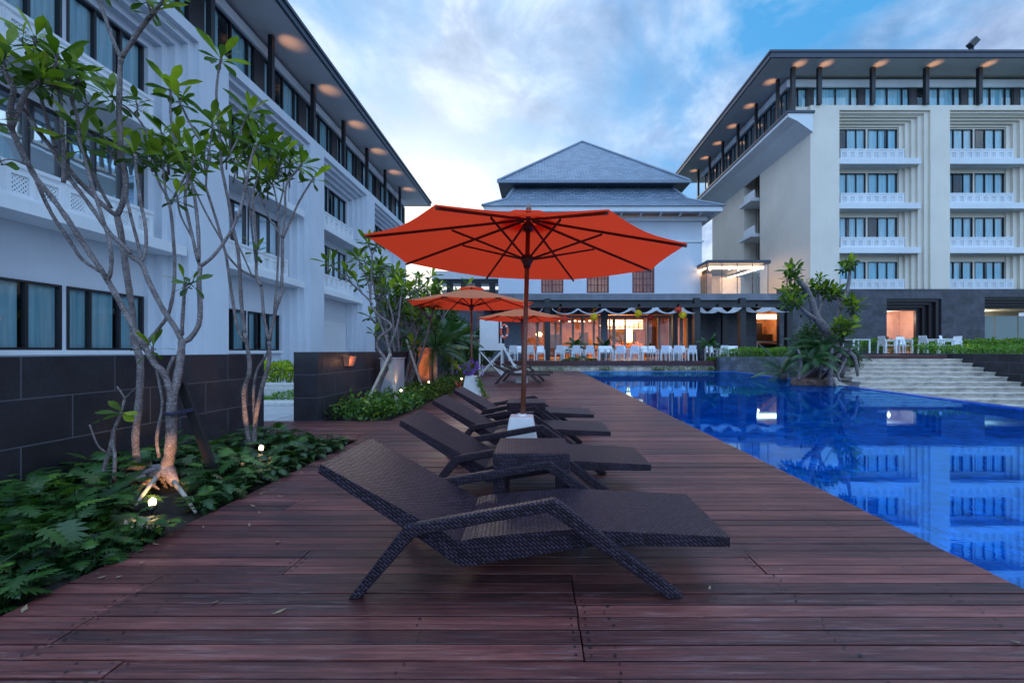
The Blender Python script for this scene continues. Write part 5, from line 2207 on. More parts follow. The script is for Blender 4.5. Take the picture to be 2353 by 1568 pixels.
# rocks
RK = mk_steps()
def rock(x, y, z, s_, seed, lab, mat=None):
    r2 = random.Random(seed)
    bm = bmesh.new()
    bmesh.ops.create_icosphere(bm, subdivisions=3, radius=1)
    ph = [r2.uniform(0, 6) for _ in range(6)]
    for v in bm.verts:
        c = v.co
        k = 1 + .22 * math.sin(3 * c.x + ph[0]) * math.sin(3.5 * c.y + ph[1]) + .12 * math.sin(7 * c.z + ph[2]) + .07 * math.sin(11 * c.x + ph[3] + 5 * c.y)
        v.co = Vector((c.x * s_[0], c.y * s_[1], c.z * s_[2])) * k
    me = bpy.data.meshes.new('rock')
    bm.to_mesh(me); bm.free()
    me.materials.append(mat or plain('mossy brown rock', (0.15, 0.09, 0.07), 0.9, .6, 3))
    o = bpy.data.objects.new('rock', me)
    COL.objects.link(o)
    o.location = (x, y, z)
    tag(o, lab, 'rock')


rk1 = plain('mossy brown rock', (0.16, 0.09, 0.075), 0.9, .6, 3)
rock(X(1868, 14.8), 15.0, -.1, (.62, .4, .38), 1, 'brown mossy boulder left of the old frangipani base', rk1)
rock(X(1918, 14.8), 14.9, -.1, (.45, .4, .3), 2, 'small pale boulder right under the old frangipani trunk', RK)
rock(X(1900, 15.4), 15.7, .35, (.55, .5, .6), 3, 'tall dark boulder behind the old frangipani roots', rk1)
# hanging and arching leaves on the mound
pm = MB()
for (a, b, yy, n_, ln_) in ((1885, 800, 15.0, 16, 1.25), (1850, 800, 15.6, 12, 1.0), (1868, 830, 14.6, 14, 1.1), (1940, 820, 15.6, 10, .9)):
    bp = wpt(a, b, yy)
    for i in range(n_):
        frond(pm, bp, i * 2.4, R(70 - 60 * i / n_), ln_ * r6.uniform(.8, 1.1), r6, 24, .03, .26, 1.7)
tag(pm.build('fern_clump', M['palm'], attr=True, fix=False), 'long dark ferns hanging around the roots of the old frangipani', 'fern')
pm = MB()
pts = []
for k in range(7000):
    a, b = r6.gauss(0, 1), r6.random()
    pts.append(wpt(1945 + a * 9 + 22 * b, 800 + 90 * b, 15.9 + r6.uniform(-.6, .6)))
for k in range(3500):
    pts.append(wpt(r6.gauss(1862, 16), r6.gauss(795, 22), 16.2 + r6.uniform(-.6, .6)))
leaf_cloud(pm, pts, r6, .08, .2)
tag(pm.build('trailing_shrub', M['back'], attr=True, fix=False), 'dark trailing leaves falling down the right side of the root mound', 'shrub')
md = MB()
md.lathe([(1.25, -1.2), (1.15, -.5), (.85, .1), (.5, .5), (.2, .7)], 10.95, 16.0, 20)
struct(md.build('root_mound', M['soil'], smooth=True))
palm('arching cycad at the left foot of the root mound', X(1800, 17.5), 17.5, .25, 14, 1.5, 71, .1, 'plant', 0.0)

# ================================================================== FURNITURE
def lounger(label, x, y, group, first=None):
    if first is not None:
        c = copy_tree(first)
        c.location = (x, y, 0)
        tag(c, label, 'sun lounger', group)
        return c
    t = thing('sun_lounger', label, 'sun lounger', (0, 0, 0), group)
    top = [(-1.037, .613), (-.594, .366), (-.44, .283), (-.373, .258), (-.30, .258), (.157, .302), (.36, .293), (.912, .266)]
    # backrest
    m = MB()
    m.prism([(-1.037, .613), (-.594, .366), (-.375, .244), (-.375, .14), (-.365, .123), (-.40, .142), (-.594, .275), (-1.052, .572)], 'y', .03, .645)
    m.build('backrest', M['wicker'], t, uv=True, bevel=.0015)
    m = MB()
    m.prism([(-.374, .246), (-.30, .262), (-.10, .282), (.157, .302), (.36, .293), (.912, .266), (.912, .218), (.378, .222), (.267, .222), (-.05, .172), (-.364, .124), (-.374, .14)], 'y', .0305, .6445)
    m.build('seat', M['wicker'], t, uv=True, bevel=.0015)
    for yy in (-.026, .68):
        m = MB()
        q = [(-.615, .300), (.062, .432), (.655, .022), ]
        w = .05
        # arm and front leg as one bent strip (side profile), then rear leg
        m.prism([(-.635, .338), (.070, .462), (.10, .448), (.675, .018), (.66, 0), (.60, 0), (.045, .402), (-.60, .286)], 'y', yy, yy + .05)
        m.build('armrest', M['wicker'], t, uv=True, bevel=.010)
        m = MB()
        m.prism([(-.655, .30), (-.60, .336), (-.575, .288), (-.83, .0), (-.885, .0)], 'y', yy + .001, yy + .049)
        m.build('leg', M['wicker'], t, uv=True, bevel=.008)
    m = MB()
    m.box(-.61, -.58, .02, .685, .285, .315)
    m.build('crossbar', M['black'], t)
    m = MB()
    m.box(.20, .23, .02, .685, .19, .22)
    m.build('crossbar', M['black'], t)
    t.location = (x, y, 0)
    return t


G = 'dark wicker sun loungers in a row on the deck'
L1 = lounger('nearest dark wicker sun lounger, whole length across the front of the deck', 0, 2.0, G)
lounger('second dark wicker lounger, partly behind the nearer wicker side table', -.035, 3.29, G, L1)
lounger('third dark wicker lounger, directly behind the white umbrella base', -.12, 4.65, G, L1)
lounger('fourth dark wicker lounger, farthest of the close row by the small side table', -.14, 5.92, G, L1)


# slatted timber loungers further back
def slat_lounger(label, x, y, first=None):
    if first is not None:
        c = copy_tree(first)
        c.location = (x, y, 0)
        tag(c, label, 'sun lounger', 'slatted timber loungers')
        return c
    t = thing('slatted_lounger', label, 'sun lounger', (0, 0, 0), 'slatted timber loungers')
    wood = plain('near black timber', (0.028, 0.014, 0.016), .4, .3, 9)
    for yy in (0, .60):
        m = MB()
        m.beam((-1.0, yy, .66), (-.35, yy, .33), .05, .06)
        m.beam((-.35, yy, .33), (.95, yy, .33), .05, .07)
        m.build('side_rail', wood, t)
    for yy in (.01, .59):
        m = MB(); m.beam((-.52, yy, .50), (-.95, yy, .0), .05, .07); m.build('leg', wood, t)
        m = MB(); m.beam((.05, yy, .52), (.62, yy, .0), .05, .07); m.build('leg', wood, t)
        m = MB(); m.beam((-.62, yy, .42), (.12, yy, .55), .07, .05); m.build('armrest', wood, t)
    m = MB()
    for k in range(11):
        tt = k / 10
        m.beam((-.97 + .6 * tt, .02, .665 - .305 * tt), (-.97 + .6 * tt, .58, .665 - .305 * tt), .045, .02)
    m.build('backrest', wood, t)
    m = MB()
    for k in range(17):
        m.box(-.30 + .073 * k, -.25 + .073 * k, .02, .58, .355, .375)
    m.build('seat', wood, t)
    t.location = (x, y, 0)
    return t


SL = slat_lounger('dark slatted timber lounger beyond the near umbrella pole, nearer of the pair', -.55, 14.7)
slat_lounger('dark slatted timber lounger beside the lifeguard chair, farther of the pair', -.40, 16.2, SL)
m = MB(); m.box(-.85, -.45, 14.85, 15.2, .376, .43)
tag(m.build('towel', M['white_plastic'], bevel=.02), 'folded white towel on the nearer slatted timber lounger', 'towel')


def side_table(label, x, y, first=None):
    if first is not None:
        c = copy_tree(first)
        c.location = (x, y, 0)
        return tag(c, label, 'side table', 'wicker side tables')
    t = thing('side_table', label, 'side table', (0, 0, 0), 'wicker side tables')
    s_ = .245
    m = MB(); m.box(-s_, s_, -s_, s_, .40, .50); m.build('table_top', M['wicker'], t, uv=True, bevel=.01)
    for sx in (-1, 1):
        for sy in (-1, 1):
            m = MB()
            m.prism([(sx * s_, sy * s_), (sx * (s_ - .075), sy * s_), (sx * (s_ - .075), sy * (s_ - .075)), (sx * s_, sy * (s_ - .075))], 'z', 0, .401)
            m.build('leg', M['wicker'], t, uv=True, bevel=.006)
    t.location = (x, y, 0)
    return t


T1 = side_table('wicker side table between the first and second loungers', -.045, 2.955)
side_table('wicker side table farther back, between the third and fourth loungers', X(1210, 5.7), 5.62, T1)


# umbrellas
def umbrella(label, x, y, sc=1.0, first=None, rot=0, tilt=0):
    if first is not None:
        c = copy_tree(first)
        c.location = (x, y, 0)
        c.scale = (sc, sc, 1.095)
        c.rotation_euler = (0, tilt, rot)
        return tag(c, label, 'umbrella', 'orange garden umbrellas')
    t = thing('umbrella', label, 'umbrella', (0, 0, 0), 'orange garden umbrellas')
    RR, ZR, ZA = 1.53, 2.125, 2.50
    ang = [R(22.5 + 45 * k) for k in range(8)]
    m = MB()
    m.tube([(0, 0, .2), (0, 0, 1.0), (0, 0, 2.42)], [.026, .025, .023], 16)
    m.build('pole', M['pole'], t, smooth=True)
    m = MB()
    m.tube([(0, 0, 2.44), (0, 0, 2.54), (0, 0, 2.58), (0, 0, 2.63)], [.018, .032, .028, .006], 12)
    m.build('finial', M['pole'], t, smooth=True)
    # canopy
    def surf(a, r, lift=0.0):
        k = (a - ang[0]) / R(45)
        f = k - math.floor(k)
        chord = math.cos(R(22.5)) / math.cos((f - .5) * R(45))
        sag = .022 * math.sin(PI * f) * r * r
        scal = 1 - .035 * math.sin(PI * f) * (r ** 3)
        rr_ = RR * r * chord * scal
        z = ZA - (ZA - ZR) * (r ** 0.98) - sag + lift
        return Vector((rr_ * math.cos(a), rr_ * math.sin(a), z))
    def sheet(r0, r1, lift, nr, name, th=.004):
        m = MB()
        na = 64
        for lay in (0, 1):
            vs, fs = [], []
            for i in range(nr + 1):
                r_ = r0 + (r1 - r0) * i / nr
                for j in range(na):
                    a = ang[0] + 2 * PI * j / na
                    vs.append(surf(a, max(r_, .001), lift - lay * th))
            for i in range(nr):
                for j in range(na):
                    j2 = (j + 1) % na
                    f = (i * na + j, i * na + j2, (i + 1) * na + j2, (i + 1) * na + j)
                    fs.append(f if lay == 0 else f[::-1])
            m.add(vs, fs)
            if lay == 1: break
            break
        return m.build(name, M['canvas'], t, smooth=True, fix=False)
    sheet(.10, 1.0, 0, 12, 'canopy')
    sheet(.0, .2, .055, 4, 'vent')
    # short valance hem
    hub = MB()
    hub.tube([(0, 0, 2.36), (0, 0, 2.42), (0, 0, 2.45)], [.05, .06, .03], 14)
    hub.build('hub', M['rib'], t, smooth=True)
    rn = MB()
    rn.tube([(0, 0, 1.99), (0, 0, 2.02), (0, 0, 2.06), (0, 0, 2.10), (0, 0, 2.12)], [.034, .040, .062, .062, .035], 14)
    rn.build('runner', M['rib'], t, smooth=True)
    for a in ang:
        m = MB()
        p0 = surf(a, .03, -.03)
        p1 = surf(a, .995, -.022)
        pts = [surf(a, .03 + .965 * i / 6, -.024) for i in range(7)]
        for i in range(6):
            m.beam(pts[i], pts[i + 1], .015, .022)
        rib = m.build('rib', M['rib'], t)
        m = MB()
        q = surf(a, .50, -.045)
        m.beam((.055 * math.cos(a), .055 * math.sin(a), 2.08), q, .013, .018)
        m.build('strut', M['rib'], rib)
    t.location = (x, y, 0)
    t.scale = (sc, sc, sc)
    t.rotation_euler = (0, tilt, rot)
    return t


M['white_block'] = plain('white painted concrete', (0.74, 0.76, 0.76), .7, .08, 8)
U1 = umbrella('large orange umbrella in the middle, its red underside and dark ribs overhead', -.172, 4.3, 1.0, None, 0, R(1.6))
U2 = umbrella('orange umbrella in mid distance over the violet flowers, its top lit peach', X(1083, 10.75), 10.75, 1.06, U1, R(9), 0)
U3 = umbrella('farthest orange umbrella, half hidden behind the near pole', X(1199, 15.6), 15.6, 1.07, U1, R(-6), 0)


def base_block(t, x, y, w0, w1, h):
    m = MB()
    vs = []
    for z, w in ((0, w0), (h, w1)):
        vs += [(x - w, y - w, z), (x + w, y - w, z), (x + w, y + w, z), (x - w, y + w, z)]
    m.add(vs, [(3, 2, 1, 0), (4, 5, 6, 7), (0, 1, 5, 4), (1, 2, 6, 5), (2, 3, 7, 6), (3, 0, 4, 7)])
    bb = m.build('base', M['white_block'], t, bevel=.012)
    m = MB()
    m.tube([(x, y, h), (x, y, h + .02)], [.05, .045], 14)
    m.build('collar', M['white_plastic'], bb)
    return t


base_block(U1, -.172, 4.3, .20, .115, .50)
base_block(U2, X(1083, 10.75), 10.75, .22, .14, .53)
base_block(U3, X(1199, 15.6), 15.6, .22, .14, .5)
# vine and violets
m = MB()
r2 = random.Random(88)
bx = X(1083, 10.75)
pts = [(bx + .16 + .25 * t + r2.gauss(0, .03), 10.52 + r2.uniform(-.05, .03), .5 - .5 * t) for t in [r2.random() for _ in range(260)]]
pts += [(bx + r2.gauss(-.12, .13), 10.7 + r2.gauss(0, .12), .55 + r2.uniform(0, .35)) for _ in range(500)]
leaf_cloud(m, pts, r2, .04, .09)
vn = m.build('flowering_vine', M['hedge'], attr=True, fix=False)
tag(vn, 'green vine with violet flowers on the mid distance umbrella base', 'vine')
m = MB()
for k in range(46):
    c = Vector((bx + r2.gauss(.02, .13), 10.6 + r2.uniform(-.15, .1), .56 + abs(r2.gauss(.12, .14))))
    for j in range(5):
        a = j * 2 * PI / 5 + r2.random()
        v = Vector((math.cos(a), -.4, math.sin(a))) * .034
        m.add([c, c + v + Vector((.012, 0, 0)), c + v * 1.25, c + v - Vector((.012, 0, 0))], [(0, 1, 2, 3)])
m.build('blossom', M['flower_v'], vn, fix=False)


# lifeguard chair
lx, ly = X(1127, 19.5), 19.5
lc = thing('lifeguard_chair', 'tall white wooden lifeguard chair with crossed braces', 'lifeguard chair', (lx, ly, 0))
hw = .5
for sx in (-1, 1):
    for sy in (0, 1):
        m = MB()
        m.beam((lx + sx * hw, ly + sy * .9, 0), (lx + sx * hw, ly + sy * .9, 1.45 if sy else 1.45), .07, .07, (0, 1, 0))
        m.build('leg', M['white_paint'], lc)
for yy in (ly - .03, ly + .93):
    m = MB()
    m.beam((lx - hw, yy, .08), (lx + hw, yy, 1.15), .06, .035, (0, 1, 0))
    m.build('brace', M['white_paint'], lc)
    m = MB()
    m.beam((lx + hw, yy - .04, .08), (lx - hw, yy - .04, 1.15), .06, .035, (0, 1, 0))
    m.build('brace', M['white_paint'], lc)
m = MB(); m.box(lx - hw - .05, lx + hw + .05, ly - .05, ly + .95, 1.18, 1.50); m.build('seat', M['white_paint'], lc, bevel=.01)
m = MB(); m.box(lx - hw, lx + hw * .72, ly - .04, ly + .0, 1.501, 2.58); m.build('backrest', M['white_paint'], lc, bevel=.01)
m = MB(); m.box(lx - hw, lx - hw + .05, ly + .01, ly + .85, 1.501, 1.8); m.box(lx + hw - .06, lx + hw, ly - .04, ly + .02, 1.501, 2.52); m.build('armrest', M['white_paint'], lc)
m = MB(); m.beam((lx + hw - .02, ly + .4, 1.45), (lx + hw + .80, ly + .4, .0), .07, .12, (0, 1, 0)); m.beam((lx + hw - .02, ly + .85, 1.45), (lx + hw + .80, ly + .85, .0), .07, .12, (0, 1, 0))
for k in range(5):
    tt = .15 + .17 * k
    m.box(lx + hw + .8 * tt - .08, lx + hw + .8 * tt + .12, ly + .4, ly + .85, 1.45 * (1 - tt) - .015, 1.45 * (1 - tt) + .015)
m.build('ladder', M['white_paint'], lc)
bm = bmesh.new()
me = bpy.data.meshes.new('rescue_buoy')
m = MB()
for j in range(24):
    a0, a1 = j * 2 * PI / 24, (j + 1) * 2 * PI / 24
    ring = []
cx_, cy_, cz_ = lx + hw + .12, ly - .02, 2.05
pts = [(cx_ + .07 * math.cos(2 * PI * j / 24) * 2.2, cy_ + .02 * math.cos(2 * PI * j / 24), cz_ + .29 * math.sin(2 * PI * j / 24)) for j in range(25)]
m.tube(pts, .055, 10, False)
bu = m.build('rescue_buoy', plain('orange red buoy', (0.78, 0.13, 0.07), .5, .1), smooth=True)
tag(bu, 'orange red life ring hanging on the side of the white lifeguard chair', 'life ring')
m = MB()
for j in (3, 9, 15, 21):
    p, q = Vector(pts[j]), Vector(pts[j + 1])
    m.tube([p, q], .058, 10, False)
m.build('band', M['white_plastic'], bu, smooth=True)


# cafe chairs and tables
def cafe_chair(label, x, y, z, rot, first=None, group='white cafe chairs on the restaurant terrace', wp=None):
    if first is not None:
        c = copy_tree(first)
        c.location = (x, y, z)
        c.rotation_euler = (0, 0, rot)
        return tag(c, label, 'chair', group)
    t = thing('cafe_chair', label, 'chair', (0, 0, 0), group)
    wp = wp or M['white_plastic']
    m = MB(); m.box(-.24, .24, -.22, .24, .42, .46); m.build('seat', wp, t, bevel=.01)
    m = MB()
    m.add([(-.235, -.20, .50), (.235, -.20, .50), (.225, -.29, .92), (-.225, -.29, .92), (-.235, -.17, .50), (.235, -.17, .50), (.225, -.26, .92), (-.225, -.26, .92)],
          [(0, 1, 2, 3), (7, 6, 5, 4), (0, 4, 5, 1), (1, 5, 6, 2), (2, 6, 7, 3), (3, 7, 4, 0)])
    m.build('backrest', wp, t, bevel=.01)
    for sx in (-1, 1):
        for sy, yb in ((-1, -.24), (1, .22)):
            m = MB(); m.beam((sx * .26, yb * 1.05, 0), (sx * .245, yb * .9, .66 if True else .42), .04, .045, (0, 1, 0)); m.build('leg', wp, t)
        m = MB(); m.box(sx * .25 - .03, sx * .25 + .03, -.26, .24, .65, .68); m.build('armrest', wp, t)
    t.location = (x, y, z); t.rotation_euler = (0, 0, rot)
    return t


def cafe_table(label, x, y, z, first=None, group='white cafe tables on the restaurant terrace'):
    if first is not None:
        c = copy_tree(first)
        c.location = (x, y, z)
        return tag(c, label, 'table', group)
    t = thing('cafe_table', label, 'table', (0, 0, 0), group)
    wp = M['white_plastic']
    m = MB(); m.box(-.42, .42, -.42, .42, .71, .75); m.build('table_top', wp, t, bevel=.006)
    for sx in (-1, 1):
        for sy in (-1, 1):
            m = MB(); m.box(sx * .40 - .03, sx * .40 + .03, sy * .38 - .03, sy * .38 + .03, 0, .71); m.build('leg', wp, t)
    t.location = (x, y, z)
    return t


ZT = .566
front = [1179, 1217.5, 1285.5, 1323, 1353.5, 1423, 1455, 1524.5, 1554, 1587, 1660]
names = ['left of the lifeguard ladder end', 'just right of the near umbrella pole', 'left of the potted palm', 'right of the potted palm', 'under the first yellow lantern',
         'left of the gap below the second yellow lantern', 'below the second yellow lantern', 'left of the black post with the red lantern', 'below the red lantern', 'beside the right black column', 'alone right of the right black column']
CH = None
for px, nm in zip(front, names):
    lab = 'white armchair, back to the pool, ' + nm
    yy = 25.75
    c = cafe_chair(lab, X(px, yy), yy, ZT, rng.uniform(-.06, .06), CH)
    CH = CH or c
TB = None
tabs = [(1198, 'beside the near umbrella pole'), (1304, 'by the potted palm'), (1390, 'with no chair before it, left of the middle'), (1438, 'under the middle yellow lantern'), (1488, 'with no chair before it, right of the middle'), (1539, 'left of the red lantern'), (1572, 'under the right yellow lantern'), (1640, 'right of the right black column')]
for px, nm in tabs:
    yy = 26.55
    c = cafe_table('white square table ' + nm, X(px, yy), yy, ZT, TB)
    TB = TB or c
back = [1190, 1242, 1302, 1331, 1383, 1399, 1430, 1462, 1482, 1500, 1537, 1568, 1633, 1676, 1690]
bn = ['behind the first table left', 'under the white dining lamp', 'behind the potted palm', 'right behind the potted palm', 'left, behind the empty table', 'right, behind the empty table', 'behind the middle table', 'in front of the buffet',
      'below the glowing lamp column', 'right of the glowing lamp column', 'by the last dining doors', 'by the white door pillar', 'before the dark stone wall', 'right of the dark stone wall table', 'last one beside the bar hedge']
for px, nm in zip(back, bn):
    yy = 27.4
    cafe_chair('white back-row armchair facing the pool, ' + nm, X(px, yy), yy, ZT, PI + rng.uniform(-.08, .08), CH)
# upper terrace set
g2 = 'white cafe furniture on the upper terrace'
for px, yy, r_, nm in ((2036, 22.0, -PI / 2, 'seen from the side at the left of the middle table'), (2077, 22.9, PI, 'behind the middle table'), (2131, 21.4, -PI / 2, 'seen from the side at the left of the right table'),
                       (2177, 20.9, PI / 2 + 2.2, 'turned towards the steps at the right table'), (2188, 22.2, PI / 2, 'farthest right, beside the planter')):
    cafe_chair('white upper-terrace chair, ' + nm, X(px, yy), yy, 1.0, r_, CH, g2)
for px, yy, nm in ((1966, 22.0, 'half hidden by the old frangipani'), (2062, 22.0, 'before the rose doorway'), (2157, 21.3, 'nearest the right end')):
    cafe_table('white table on the upper terrace, ' + nm, X(px, yy), yy, 1.0, TB, g2)

# lantern balls
def lantern(px, py, y, mat, lab):
    m = MB()
    c = wpt(px, py, y)
    r2 = random.Random(px)
    for k in range(150):
        v = Vector((r2.gauss(0, 1), r2.gauss(0, 1), r2.gauss(0, 1))).normalized()
        s_ = v.cross(Vector((r2.gauss(0, 1), r2.gauss(0, 1), r2.gauss(0, 1)))).normalized() * .05
        b = v.cross(s_).normalized() * .05
        p = c + v * .15
        m.add([p, p + s_ + v * .07, p + v * .09 + b, p - s_ * .4 + v * .06], [(0, 1, 2, 3)])
    bmc = []
    for i in range(7):
        th = PI * i / 6
        bmc.append((max(.004, .15 * math.sin(th)), c.z - .15 * math.cos(th)))
    m.lathe(bmc, c.x, c.y, 12)
    m.tube([(c.x, c.y, c.z + .15), (c.x, c.y, 4.05)], .006, 4, False)
    tag(m.build('paper_lantern', mat, fix=False), lab, 'paper lantern', 'paper ball lanterns')


lantern(1364, 727.5, 27.3, M['yellow_p'], 'yellow paper pompom lantern, leftmost of the three yellow ones')
lantern(1465.6, 720, 27.3, M['yellow_p'], 'yellow paper pompom lantern in the middle over the dining doors')
lantern(1567.6, 723, 27.3, M['yellow_p'], 'yellow paper pompom lantern right beside the red one')
lantern(1557.6, 710, 27.3, M['red_p'], 'bright red paper pompom lantern on the black post')
lantern(1297, 733, 27.3, M['red_p'], 'red paper pompom lantern at the tip of the farthest umbrella')
lantern(1494, 729, 30.3, M['red_p'], 'small red paper lantern deeper under the canopy')

# fabric sails
def sail(x0, x1, y0, y1, z, waves, seed, lab):
    r2 = random.Random(seed)
    m = MB()
    nx, ny = 70, 10
    vs, fs = [], []
    for j in range(ny + 1):
        for i in range(nx + 1):
            u, v = i / nx, j / ny
            k = u * waves
            s_ = abs(math.sin(PI * k)) ** .7
            vs.append((x0 + (x1 - x0) * u, y0 + (y1 - y0) * v, z - .38 * s_ - .03 * math.sin(9 * v + 4 * u) + .12 * (v - .5)))
    for j in range(ny):
        for i in range(nx):
            a = j * (nx + 1) + i
            fs.append((a, a + 1, a + nx + 2, a + nx + 1))
    m.add(vs, fs)
    tag(m.build('fabric_sail', M['sail'], smooth=True, fix=False), lab, 'fabric sail', 'white draped fabric sails')


sail(X(1180, 28), X(1247, 28), 27.5, 28.6, 4.0, 2, 1, 'white fabric sail left of the first black terrace column')
sail(X(1268, 28), X(1450, 28), 27.5, 28.9, 3.98, 3, 2, 'white draped fabric sail over the left dining doors')
sail(X(1452, 28), X(1592, 28), 27.5, 28.9, 4.02, 2.5, 3, 'white draped fabric sail over the middle yellow lantern')
sail(X(1606, 28), X(1697, 28), 27.5, 28.9, 4.05, 2, 4, 'white draped fabric sail over the dark stone wall')
sail(X(1712, 28), X(1803, 28), 27.5, 28.9, 4.1, 1.6, 5, 'white draped fabric sail in front of the lit bar')

# ================================================================== GARDEN LAMPS, PROPS
def garden_lamp(lab, p, aim, energy, cone=75, r=.021):
    t = thing('garden_spotlight', lab, 'spotlight', (p[0], p[1], 0))
    p = Vector(p)
    a = Vector(aim).normalized()
    m = MB()
    m.tube([p - a * .07, p - a * .02, p + a * .02], [.016, r * .9, r], 12)
    m.tube([(p.x, p.y, 0), p - a * .05], .007, 6)
    m.build('housing', M['black'], t, smooth=True)
    m = MB()
    m.lathe([(.004, p.z - .005), (r * .8, p.z + .012), (r, p.z + .03), (r * .8, p.z + .048), (.004, p.z + .06)], p.x, p.y, 12)
    m.build('lens', M['lamp_glow'], t)
    light('SPOT', 'lamp_beam', p + a * .05 + Vector((0, 0, .04)), energy, (1.0, 0.50, 0.18), t, .015, a, cone, .8)


P1 = wpt(350, 1163, 2.85)
garden_lamp('small glowing spotlight in the leaves at the foot of the tallest frangipani', P1, (-.57, .75, .02), 40, 44)
lp = MB()
garden_lamp('small glowing spotlight at the foot of the frangipani by the wall end', wpt(600, 1035, 4.35), (-.47, .45, .34), 15, 36)
garden_lamp('glowing spotlight among the shrubs near the propped frangipani', wpt(921, 900, 9.2), (-.3, .1, .9), 6, 100)
garden_lamp('small spotlight in front of the terracotta pillar', wpt(985, 880, 11.6), (-.15, .6, .6), 22, 100)
garden_lamp('small yellow spotlight glowing in the right planter hedge', wpt(2224, 799, 18.2), (0, .2, 1), 10, 120)
hedge('low dark green strip between the two pale kerbs behind the dark walls', -7.2, -5.0, 9.65, 10.4, 0.0, .12, 'hedge', 1600, 49, .04, .09)
garden_lamp('spotlight among the bromeliads under the bushy palm', wpt(1060, 872, 13.0), (0.1, .5, .7), 24, 110)
# wall lamp: small terracotta basket shade lit from inside
t = thing('wall_lamp', 'small glowing terracotta basket lamp on the dark wall behind the deck', 'wall lamp', (-3.6, 7.9, .9))
wx_, wy_ = -3.615, 8.05
zt_ = Z(818, wy_)
m = MB()
m.add([(wx_, wy_ - .16, zt_), (wx_, wy_ + .16, zt_), (wx_, wy_ + .12, zt_ - .18), (wx_, wy_ - .12, zt_ - .18),
       (wx_ + .12, wy_ - .15, zt_), (wx_ + .12, wy_ + .15, zt_), (wx_ + .08, wy_ + .1, zt_ - .18), (wx_ + .08, wy_ - .1, zt_ - .18)],
      [(0, 3, 2, 1), (4, 5, 6, 7), (0, 4, 7, 3), (1, 2, 6, 5), (2, 3, 7, 6)])
m.build('shade', M['terra'], t)
m = MB()
m.box(wx_ + .03, wx_ + .08, wy_ - .08, wy_ + .08, zt_ - .02, zt_ - .005)
m.build('bulb', M['orange_glow'], t)
light('POINT', 'lamp_bulb', (wx_ + .2, wy_ - .1, zt_ - .1), 0.7, (1.0, .45, .2), t, .03)
# terracotta pillar
m = MB()
m.box(X(961, 12.3), X(985, 12.3), 12.3, 12.6, 0, Z(797, 12.3))
tag(m.build('garden_pillar', M['terra'], bevel=.01), 'short terracotta pillar glowing in the bed beside the small palm', 'pillar')
m = MB()
m.box(X(1113, 17.2) - .45, X(1113, 17.2) - .25, 17.0, 17.2, 0, Z(770, 17.2))

# props
def stake(lab, p0, p1, w, mat, h=None, grp=None):
    m = MB()
    m.beam(p0, p1, w, h or w, (0, 1, 0))
    o = m.build('wooden_prop', mat, bevel=.003)
    tag(o, lab, 'wooden prop', grp)


WD = plain('grey weathered stake', (0.34, 0.30, 0.25), .8, .3, 10)
stake('slanting pale wooden prop on the right side of the crooked frangipani', wpt(895, 838, 8.55), wpt(916, 940, 8.0), .05, WD)
stake('slanting pale wooden prop on the left side of the crooked frangipani', wpt(897, 812, 8.55), wpt(833, 944, 8.0), .05, WD)
stake('long thin wooden prop leaning right, beside the terracotta pillar', wpt(934, 780, 11.3), wpt(968, 885, 10.6), .045, WD)
stake('broad dark timber prop leaning on the tallest frangipani trunk', wpt(416, 880, 3.7), wpt(500, 1110, 3.75), .075, plain('dark stained plank', (0.008, 0.006, 0.007), .7), .03)
def peg(lab, a, b, r0, r1):
    m = MB()
    m.tube([a, (a + b) / 2 + Vector((0, 0, .004)), b], [r0, (r0 + r1) / 2, r1], 8)
    tag(m.build('wooden_prop', WD, smooth=True), lab, 'wooden prop')


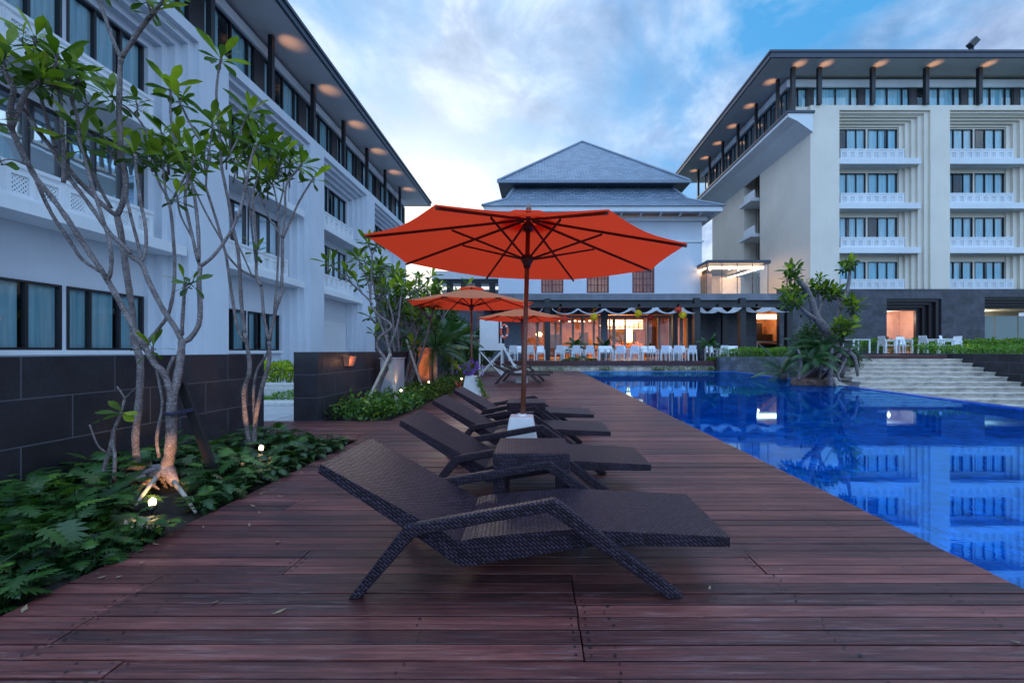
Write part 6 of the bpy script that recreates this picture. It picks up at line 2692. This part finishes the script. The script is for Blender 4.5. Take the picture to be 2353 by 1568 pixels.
peg('short orange lit stake slanting down left from the frangipani roots', wpt(358, 1098, 3.3), wpt(311, 1160, 2.95), .017, .009)
peg('short pale stake slanting down right from the frangipani roots', wpt(400, 1106, 3.3), wpt(450, 1176, 3.02), .019, .010)
m = MB()
c = wpt(394, 948, 3.6)
m.lathe([(.062, c.z - .012), (.064, c.z), (.062, c.z + .012)], c.x + .01, c.y, 14)
m.beam((c.x + .05, c.y - .02, c.z), wpt(443, 940, 3.7), .01, .03)
tag(m.build('tie_strap', M['strap']), 'dark blue strap tying the tallest frangipani trunk to its dark timber prop', 'strap')
m_ = MB()
rock(X(375, 3.0) - .04, 2.80, .0, (.16, .10, .05), 9, 'flat grey stone at the edge of the front planting bed', RK)

# fallen leaves and petals on the deck
m = MB()
r2 = random.Random(123)
for k in range(90):
    if k < 60:
        x_, y_ = -2.32 + abs(r2.gauss(0, .22)), r2.uniform(1.5, 9)
    else:
        x_, y_ = r2.uniform(-2.2, 2.2), r2.uniform(1.6, 9)
    s_ = r2.uniform(.006, .02)
    a = r2.uniform(0, 6)
    u_, v_ = Vector((math.cos(a), math.sin(a), .15)) * s_ * 1.6, Vector((-math.sin(a), math.cos(a), .1)) * s_ * .6
    c = Vector((x_, y_, .007))
    m.add([c - u_, c - v_, c + u_ + Vector((0, 0, .004)), c + v_], [(0, 1, 2, 3)])
tag(m.build('leaf_litter', plain('dry leaf', (0.24, 0.17, 0.10), .8, .6, 40), fix=False), 'scattered dry leaf bits on the boards along the bed', 'leaf litter', kind='stuff')

DC = None
DKW = plain('dark dining wood', (0.035, 0.016, 0.010), .5)
dn = ['behind the leftmost dining doors', 'under the left row of ceiling lights', 'right of the dark left partition', 'left of the buffet flowers', 'just right of the glowing lamp column',
      'between the last two wide door frames', 'in front of the right partition', 'behind the narrow last door']
for px, yy, nm in zip((1222, 1302, 1328, 1398, 1496, 1524, 1530, 1572), (34.6, 35.2, 34.8, 34.4, 35.0, 34.5, 35.6, 34.8), dn):
    c = cafe_chair('dark wooden dining chair indoors, ' + nm, X(px, yy), yy, .57, rng.uniform(0, 6), DC, 'dark dining chairs indoors', DKW)
    DC = DC or c
